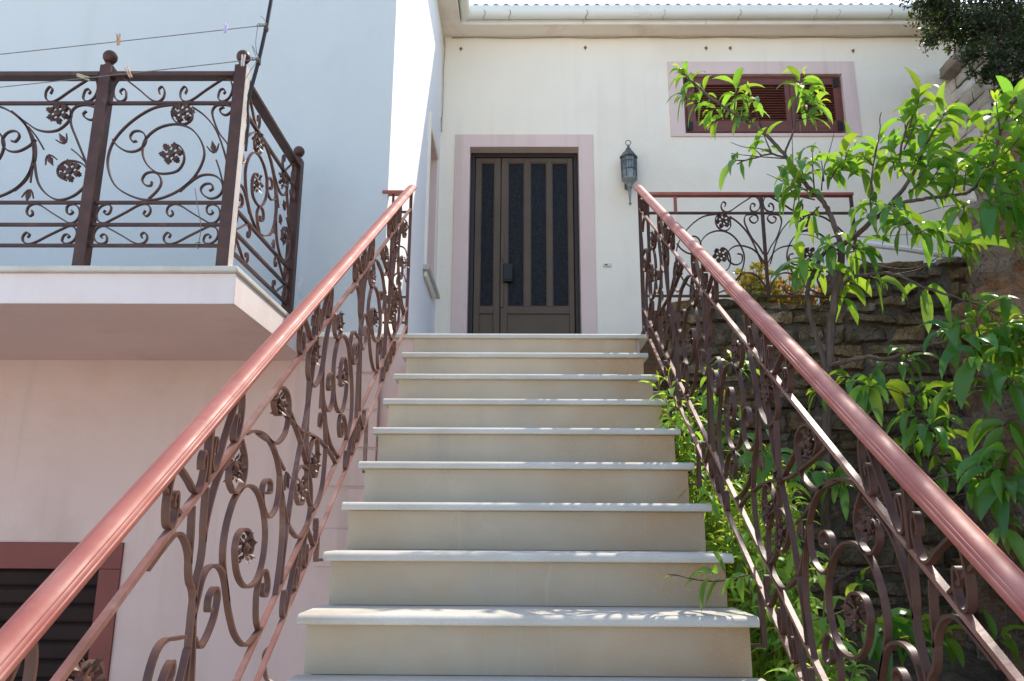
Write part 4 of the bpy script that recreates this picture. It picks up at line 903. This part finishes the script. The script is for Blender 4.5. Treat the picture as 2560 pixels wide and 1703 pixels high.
# leafy shoots: (root, tip, Y, n, L, droop)
for r, t, Y, n, L, dr in [
    ((330, 400), (245, 300), -.45, 14, .105, 1.6), ((300, 380), (250, 420), -.47, 9, .105, 1.4), ((370, 430), (330, 370), -.48, 8, .10, 1.4), ((420, 470), (370, 480), -.5, 8, .10, 1.6), ((400, 440), (300, 450), -.42, 8, .10, 1.6),
    ((480, 490), (490, 360), -.5, 12, .12, 1.5), ((560, 545), (530, 420), -.52, 9, .12, 1.6), ((520, 520), (500, 500), -.46, 7, .11, 2.0), ((600, 560), (545, 400), -.54, 6, .11, 1.5), ((450, 500), (380, 540), -.46, 8, .095, 1.3),
    ((745, 480), (775, 320), -.55, 13, .125, 1.7), ((750, 500), (830, 400), -.55, 9, .125, 1.7), ((740, 520), (850, 450), -.52, 9, .12, 1.6), ((740, 530), (820, 510), -.55, 6, .095, 1.2),
    ((520, 700), (485, 705), -.62, 7, .125, 2.2), ((600, 680), (560, 640), -.61, 6, .095, 1.3), ((640, 660), (610, 590), -.61, 5, .09, 1.2),
    ((770, 800), (720, 740), -.66, 9, .12, 1.7), ((790, 800), (760, 690), -.66, 9, .12, 1.7), ((830, 840), (820, 660), -.66, 9, .12, 1.7), ((750, 870), (710, 800), -.7, 7, .13, 1.7),
    ((800, 830), (755, 810), -.78, 10, .165, 2.3), ((830, 870), (735, 850), -.82, 6, .165, 2.6), ((850, 900), (800, 950), -.7, 7, .13, 1.5),
    ((900, 780), (960, 660), -.68, 10, .12, 1.5), ((880, 760), (930, 740), -.66, 8, .12, 1.7), ((950, 740), (990, 620), -.68, 7, .12, 1.5), ((870, 790), (860, 700), -.68, 7, .12, 1.6),
    ((1090, 700), (1110, 600), -.7, 9, .125, 1.5), ((1075, 800), (1090, 700), -.72, 9, .125, 1.6), ((1085, 720), (1040, 680), -.7, 7, .12, 1.6),
    ((1240, 560), (1295, 395), -.8, 13, .125, 1.6), ((1230, 600), (1220, 500), -.78, 9, .125, 1.6), ((1220, 650), (1280, 520), -.8, 9, .13, 1.5), ((1320, 620), (1400, 490), -.8, 10, .13, 1.6), ((1300, 660), (1330, 560), -.78, 10, .14, 1.5), ((1180, 740), (1160, 660), -.76, 9, .13, 1.6),
    ((1250, 740), (1300, 640), -.8, 10, .14, 1.5), ((1280, 780), (1340, 690), -.85, 10, .15, 1.4), ((1330, 800), (1380, 720), -.9, 10, .15, 1.4), ((1390, 500), (1410, 480), -.85, 7, .12, 1.7), ((1240, 840), (1300, 790), -.8, 9, .14, 1.6),
    ((1120, 900), (1070, 880), -.72, 9, .135, 1.5), ((1180, 900), (1160, 900), -.74, 8, .135, 1.7), ((1090, 960), (1060, 930), -.7, 7, .13, 1.6), ((1150, 930), (1200, 940), -.75, 9, .135, 1.7),
    ((1600, 700), (1570, 560), -1.0, 10, .15, 1.5), ((1640, 600), (1620, 440), -1.02, 10, .15, 1.5), ((1680, 480), (1700, 410), -1.05, 9, .15, 1.6), ((1600, 720), (1660, 620), -1.05, 10, .16, 1.6), ((1560, 780), (1620, 700), -1.0, 10, .16, 1.6), ((1520, 830), (1560, 760), -1.0, 9, .15, 1.6), ((1650, 680), (1735, 590), -1.1, 12, .16, 1.6), ((1660, 760), (1740, 720), -1.1, 10, .16, 1.7), ((1700, 520), (1760, 470), -1.1, 10, .16, 1.6), ((1590, 800), (1650, 810), -1.1, 10, .17, 2.0), ((1650, 840), (1720, 850), -1.15, 10, .17, 2.0), ((1480, 830), (1490, 740), -.95, 9, .14, 1.5), ((1430, 850), (1450, 760), -.9, 9, .14, 1.4),
    ((1400, 855), (1420, 800), -.9, 8, .13, 1.5), ((1570, 870), (1580, 890), -1.1, 9, .17, 2.2), ((1660, 900), (1700, 920), -1.15, 9, .16, 2.0), ((1480, 900), (1480, 920), -1.0, 7, .15, 1.8),
    ((1270, 1020), (1320, 1000), -.78, 11, .15, 2.2), ((1330, 1000), (1420, 1020), -.8, 9, .14, 1.7), ((1400, 1050), (1480, 1070), -.85, 9, .13, 1.6), ((1250, 970), (1200, 985), -.78, 8, .14, 1.8), ((1450, 1060), (1530, 1060), -.9, 8, .12, 1.5), ((1640, 1040), (1700, 1040), -1.1, 9, .14, 1.9),
    ((930, 1090), (900, 1070), -.72, 9, .14, 1.8), ((980, 1060), (1010, 1090), -.74, 9, .14, 2.0), ((950, 1110), (1050, 1080), -.76, 8, .14, 1.7), ((820, 1180), (780, 1130), -.75, 11, .13, 1.6), ((830, 1180), (740, 1170), -.75, 7, .12, 1.6), ((850, 1190), (850, 1180), -.78, 6, .15, 2.4),
    ((960, 1240), (970, 1235), -.72, 9, .13, 1.8), ((1060, 1200), (1110, 1220), -.74, 8, .12, 1.7), ((930, 1290), (960, 1300), -.72, 7, .12, 1.6), ((1290, 1250), (1310, 1260), -.85, 6, .15, 2.4),
    ((1480, 1310), (1550, 1310), -1.0, 9, .12, 1.5), ((1560, 1330), (1640, 1380), -1.05, 9, .13, 1.5), ((1500, 1500), (1410, 1440), -1.1, 11, .15, 1.5), ((1560, 1500), (1530, 1390), -1.1, 10, .15, 1.6), ((1600, 1500), (1680, 1400), -1.15, 11, .16, 1.6), ((1640, 1510), (1720, 1480), -1.15, 9, .16, 1.7)]:
    a, b = atY(*q3(*r), Y), atY(*q3(*t), Y+random.uniform(-.08, .08))
    if (b-a).length < .05: b = a+(b-a).normalized()*.05+V3((0, -.02, 0))
    cluster(LM, TM, a, b, n, L, 1.0, dr, .7)
for r, t, Y, n, L, dr in [
    ((1080, 290), (1050, 290), -.8, 11, .15, 2.4), ((1130, 300), (1120, 270), -.82, 9, .14, 2.0), ((1010, 250), (960, 250), -.8, 6, .12, 1.5), ((1190, 200), (1220, 170), -.85, 10, .12, 1.6), ((1230, 320), (1320, 310), -.95, 10, .12, 1.6), ((1300, 400), (1390, 330), -1.0, 9, .13, 1.5),
    ((1300, 430), (1240, 400), -1.0, 9, .14, 1.6), ((1330, 500), (1330, 450), -1.05, 11, .14, 1.7), ((1340, 560), (1390, 500), -1.05, 10, .14, 1.6), ((1360, 620), (1400, 640), -1.05, 8, .14, 1.8), ((1280, 520), (1230, 560), -1.0, 9, .13, 1.8),
    ((1550, 160), (1510, 90), -1.15, 9, .16, 1.7), ((1580, 140), (1640, 60), -1.2, 10, .17, 1.7), ((1640, 110), (1700, 120), -1.25, 10, .17, 1.8), ((1560, 200), (1530, 170), -1.2, 8, .17, 2.2), ((1680, 430), (1640, 470), -1.3, 8, .17, 1.6), ((1700, 560), (1650, 580), -1.3, 9, .15, 1.6), ((1650, 650), (1600, 640), -1.3, 9, .13, 1.5),
    ((1640, 720), (1660, 740), -1.3, 11, .14, 1.8), ((1680, 760), (1720, 720), -1.3, 9, .15, 1.7), ((1650, 860), (1640, 890), -1.3, 6, .13, 1.8), ((1560, 690), (1570, 720), -1.25, 8, .13, 1.7), ((1480, 660), (1540, 640), -1.2, 7, .13, 1.6),
    ((470, 240), (470, 170), -.85, 10, .12, 1.6), ((440, 300), (390, 260), -.9, 9, .11, 1.5), ((520, 250), (520, 180), -.85, 8, .11, 1.6), ((430, 400), (390, 340), -.95, 10, .11, 1.5), ((470, 420), (440, 380), -.9, 9, .11, 1.6), ((420, 500), (380, 430), -1.0, 8, .11, 1.5), ((470, 540), (450, 500), -1.0, 9, .11, 1.6),
    ((640, 600), (580, 570), -1.3, 11, .13, 1.8), ((660, 610), (650, 560), -1.3, 8, .13, 1.7), ((620, 620), (560, 610), -1.35, 7, .13, 1.9), ((840, 680), (810, 650), -.9, 9, .11, 1.6), ((930, 680), (900, 670), -.8, 9, .12, 1.8), ((940, 720), (950, 700), -.8, 8, .13, 2.2), ((790, 700), (760, 680), -.95, 7, .11, 1.6),
    ((980, 1160), (1020, 1140), -.8, 8, .10, 1.3), ((1080, 1380), (1090, 1330), -1.3, 10, .15, 1.6), ((1130, 1420), (1170, 1390), -1.3, 9, .14, 1.6), ((1240, 1360), (1270, 1320), -.9, 9, .11, 1.4), ((1380, 1400), (1390, 1350), -.9, 10, .12, 1.4), ((1600, 1400), (1640, 1370), -1.0, 9, .12, 1.4), ((1340, 1430), (1300, 1400), -.9, 8, .11, 1.5), ((900, 300), (830, 310), -.8, 7, .10, 1.5), ((1660, 300), (1690, 260), -1.25, 10, .15, 1.7), ((1600, 330), (1560, 290), -1.2, 9, .14, 1.7)]:
    a, b = atY(*q5(*r), Y), atY(*q5(*t), Y+random.uniform(-.08, .08))
    if (b-a).length < .05: b = a+(b-a).normalized()*.05+V3((0, -.02, 0))
    cluster(LM, TM, a, b, n, L, 1.0, dr, .7)
# unseen upper limb and leaf clusters, added to dapple the right handrail
dapple_limb = limb(catmull([bB2[-1], V3((2.45, -1.15, 1.1)), V3((2.4, -1.3, 1.8)), V3((2.0, -.9, 2.1)), V3((1.75, -.5, 2.2)), V3((1.5, -.2, 2.3))], 3), .008, .003)
random.seed(77)
for _ in range(105):
    k_ = random.random(); q = V3((1.62+.60*k_, -.28-1.35*k_, 2.0))+V3((random.uniform(-.22, .22), random.uniform(-.22, .22), random.uniform(-.1, .35)+.25*(1-k_)))
    e = q+(rnd_unit()+V3((-.2, -.2, .3))).normalized()*.14
    TM.tube([min(dapple_limb, key=lambda p: (p-q).length), q], [.004, .002], 5); cluster(LM, TM, q, e, 9, .115, 1.0, 1.6, .7)
# twig reaching over the steps
tw = [V3((.80, -1.62, -1.02)), V3((.70, -1.70, -1.13))]+[atY(*q5(*p), -1.80) for p in [(470, 1120), (400, 1135), (300, 1125), (240, 1110), (190, 1105)]]
TM.tube(catmull(tw, 5), .0022, 5)
cluster(LM, None, tw[2], tw[3]+V3((-.03, 0, .02)), 9, .095, 1.1, 1.7, .9); cluster(LM, None, tw[1], tw[2], 6, .09, 1.1, 1.6, .9); cluster(LM, None, tw[5], tw[6], 5, .03, 1, .5, .9); cluster(LM, None, tw[4]+V3((.03, 0, .0)), tw[4], 4, .035, 1, .8, .9)
LM.build('foliage', M['leaf'], pt, fix=False, smooth=180, second=(TM, M['twig']))

# leafy shoots growing along the stair side
def shrub(name, stems, label, seed):
    random.seed(seed); lm, tm = MB(), MB()
    b0 = V3((stems[0][0].x+.1, stems[0][0].y+.05, 0)); b0.z = soil_z(b0.x, b0.y)
    root = thing(name, b0, label, 'shrub', 'leafy shoots along the stair side')
    for tip, n, L in stems:
        base = V3((b0.x+random.uniform(-.12, .15), tip.y+random.uniform(0, .25), 0)); base.z = soil_z(base.x, base.y)-.03
        mid = base.lerp(tip, .6)+V3((random.uniform(-.03, .08), random.uniform(-.05, .05), 0))
        P_ = catmull([base, mid, tip], 6); tm.tube(P_, [.007-.005*i/(len(P_)-1) for i in range(len(P_))], 5)
        ax = (tip-mid).normalized()
        cluster(lm, None, tip-ax*.2, tip, n, L, 1.15, 1.2, .95, True, .24)
        for k in range(5):
            q = mid.lerp(tip, .2+.6*random.random()); e = q+(rnd_unit()+V3((-.3, -.3, .4))).normalized()*random.uniform(.06, .12); cluster(lm, tm, q, e, int(n*.6), L*.9, 1.1, 1.2, .9, True, .24, .002)
    lm.build('foliage', M['shoot_leaf'], root, fix=False, smooth=180, second=(tm, M['green_twig']))
random.seed(21)
band = [(150, 260), (190, 230), (220, 300), (180, 340), (240, 400), (270, 330), (290, 440), (230, 470), (310, 500), (330, 590), (280, 560), (370, 640), (350, 700), (420, 690), (390, 770), (450, 760), (440, 850), (490, 820), (430, 910), (500, 910), (470, 960), (560, 990), (520, 1030), (590, 1080), (540, 1120), (620, 1160), (560, 1190), (640, 1220), (680, 1300), (620, 1330), (700, 1370), (760, 1330), (740, 1440), (680, 1500), (800, 1420), (820, 1500), (560, 620), (600, 700), (520, 560), (640, 800), (690, 880), (460, 640), (580, 860), (700, 1040), (380, 500), (330, 420)]
band += [(x+random.uniform(50, 190), y+random.uniform(-60, 60)) for x, y in band[:44]]
bp = [(atX(*q5(*p), (.60 if i in (0, 1, 3) else random.uniform(.67, .78)) if i < 36 else random.uniform(.82, 1.05)), random.randint(10, 15), random.uniform(.065, .095)) for i, p in enumerate(band)]
shrub('leafy_shrub', bp[0:9]+[bp[44], bp[45]]+bp[46:55], 'bright green leafy shoots beside the upper steps, touching the third tread', 31)
shrub('leafy_shrub', bp[9:18]+[bp[36], bp[38], bp[41]]+bp[55:66], 'bright green leafy shoots beside the middle steps, around the iron leg', 32)
shrub('leafy_shrub', bp[18:27]+[bp[37], bp[39], bp[40], bp[42]]+bp[66:77], 'bright green leafy shoots beside the lower steps, behind the overhanging twig', 33)
shrub('leafy_shrub', bp[27:36]+[bp[43]]+bp[77:90], 'bright green leafy shoots at the bottom edge of the photo, right of the lowest step', 34)

# dark evergreen hanging over the pier
random.seed(5)
ev = thing('evergreen_tree', (4.6, 1.2, 2.6), 'dark small leaved evergreen hanging over the stone pier at top right', 'tree')
lm, tm, bk_ = MB(), MB(), MB()
root = V3((4.7, 1.3, 2.6)); fork = V3((4.5, 1.25, 4.1))
bk_.tube(catmull([root, V3((4.75, 1.3, 3.3)), fork], 6), [.12-.004*i for i in range(13)], 9); bk_.build('trunk', M['bark'], ev)
def small_leaf(p, s, dark):
    d = rnd_unit()+V3((-.2, -.1, -.1)); d.normalize(); n = rnd_unit(); sd = d.cross(n).normalized()*s*.22; b = random.uniform(.5, 1.3)
    lm.col = (b, b, b) if random.random() > dark else (b*4.0, b*3.2, b*1.4)
    lm.add([p, p+d*s*.5+sd, p+d*s, p+d*s*.5-sd], [(0, 1, 2, 3)])
def blob(px, py, Y, r, n, s=.04, dark=.02):
    n = int(n*1.05); c = atY(px, py, Y); P_ = catmull([fork, fork.lerp(c, .5)+V3((0, 0, .15)), c], 5); tm.tube(P_, [.02-.0017*i for i in range(11)], 5)
    k = max(6, n//38)
    for _ in range(k):
        q = c+rnd_unit()*r*random.random()**.4; q.z = c.z+(q.z-c.z)*.75; tm.tube([c.lerp(q, .25), q], [.004, .0015], 4)
        for _ in range(n//k): small_leaf(q+rnd_unit()*r*.28*random.random()**.5, s*random.uniform(.7, 1.3), dark)
for px, py, r, n, dk in [(2400, 30, .34, 1700, .01), (2500, -20, .38, 1700, .01), (2560, 60, .34, 1500, .01), (2480, 90, .28, 1300, .02), (2360, 50, .20, 800, .04), (2330, 20, .16, 600, .05), (2320, -20, .2, 700, .02), (2420, -80, .4, 1500, .01), (2560, -90, .45, 1500, .01), (2440, 140, .16, 500, .05), (2540, 130, .2, 800, .01), (2340, 85, .10, 240, .2), (2400, 100, .13, 340, .12), (2500, 170, .13, 380, .01), (2560, 190, .14, 380, .02), (2300, 30, .07, 140, .2), (2325, 100, .05, 70, .3), (2380, 75, .14, 380, .1), (2650, 60, .4, 900, .01), (2650, 200, .3, 700, .01), (2520, 230, .12, 350, .01), (2570, 270, .12, 300, .01), (2470, 180, .12, 350, .03)]:
    blob(px, py, 1.35+random.uniform(-.2, .2), r, n, .036, dk)
for q_, r_, n_ in ((V3((4.6, 1.5, 4.6)), .55, 1500), (V3((5.1, 1.2, 4.3)), .5, 1200), (V3((4.9, 1.9, 4.9)), .5, 1000), (V3((4.3, 1.3, 4.75)), .4, 800)):
    for _ in range(n_//40):
        e = q_+rnd_unit()*r_*random.random()**.4; tm.tube([q_.lerp(e, .2), e], [.005, .002], 4)
        for _ in range(40): small_leaf(e+rnd_unit()*r_*.28*random.random()**.5, .036*random.uniform(.7, 1.3), .02)
lm.build('foliage', M['dark_leaf'], ev, fix=False, smooth=0, second=(tm, M['twig']))

# two small yellow plants on the wall top
def succulent(c, w_, h_, n, tints, label, seed):
    random.seed(seed); rt_ = thing('small_shrub', c, label, 'shrub', 'small yellow shrubs behind the landing railing'); lm, tm = MB(), MB(); c = V3(c)
    for i in range(n):
        a = random.uniform(0, 6.28); r = random.random()**.6
        t = c+V3((w_*r*cos(a), .10*r*sin(a), h_*(.25+.75*random.random())*(1-.5*r*r)))
        tm.tube([c+V3((.3*(t.x-c.x), .3*(t.y-c.y), -.03)), t], [.004, .002], 4)
        for k in range(9):
            d = (rnd_unit()+V3((0, 0, .9))).normalized(); b = random.uniform(.7, 1.3); q = random.choice(tints)
            leaf_mesh(lm, t, d, rnd_unit(), .032*random.uniform(.7, 1.3), .016, .2, tuple(x*b for x in q), 4, .3)
    lm.build('foliage', M['yellow_leaf'], rt_, fix=False, smooth=180, second=(tm, M['green_twig']))
succulent((1.335, .25, .17),   .16, .34, 120, [(1, 1, 1), (.6, .95, .8), (1.1, .75, .5), (.8, 1, .8)], 'yellow green bushy plant on the wall top left of the centre railing post', 3)
succulent((1.56, .27, .17), .17, .25, 100, [(1, .7, .5), (1.1, .5, .4), (.7, .9, .6)], 'orange tinged plant on the wall top right of the centre railing post', 4)

# dry stems on the bank
random.seed(9); mb = MB()
for _ in range(90):
    y = random.uniform(-1.4, -.1); z = random.uniform(-1.9, -.2); p = V3((2.15+random.uniform(-.12, .1), y, z)); d = (rnd_unit()*V3((.3, 1, 1))+V3((-.25, 0, .25))).normalized(); pts = [p]
    for i in range(6): d = (d+rnd_unit()*.35+V3((0, 0, -.08))).normalized(); pts.append(pts[-1]+d*random.uniform(.03, .07))
    mb.tube(pts, [.0022-.0002*i for i in range(7)], 4)
tag(mb.build('dry_stems', M['dry'], base=(2.1, -.7, -1.2)), 'tangle of dry brown stems on the earth bank', 'dry plants', kind='stuff')
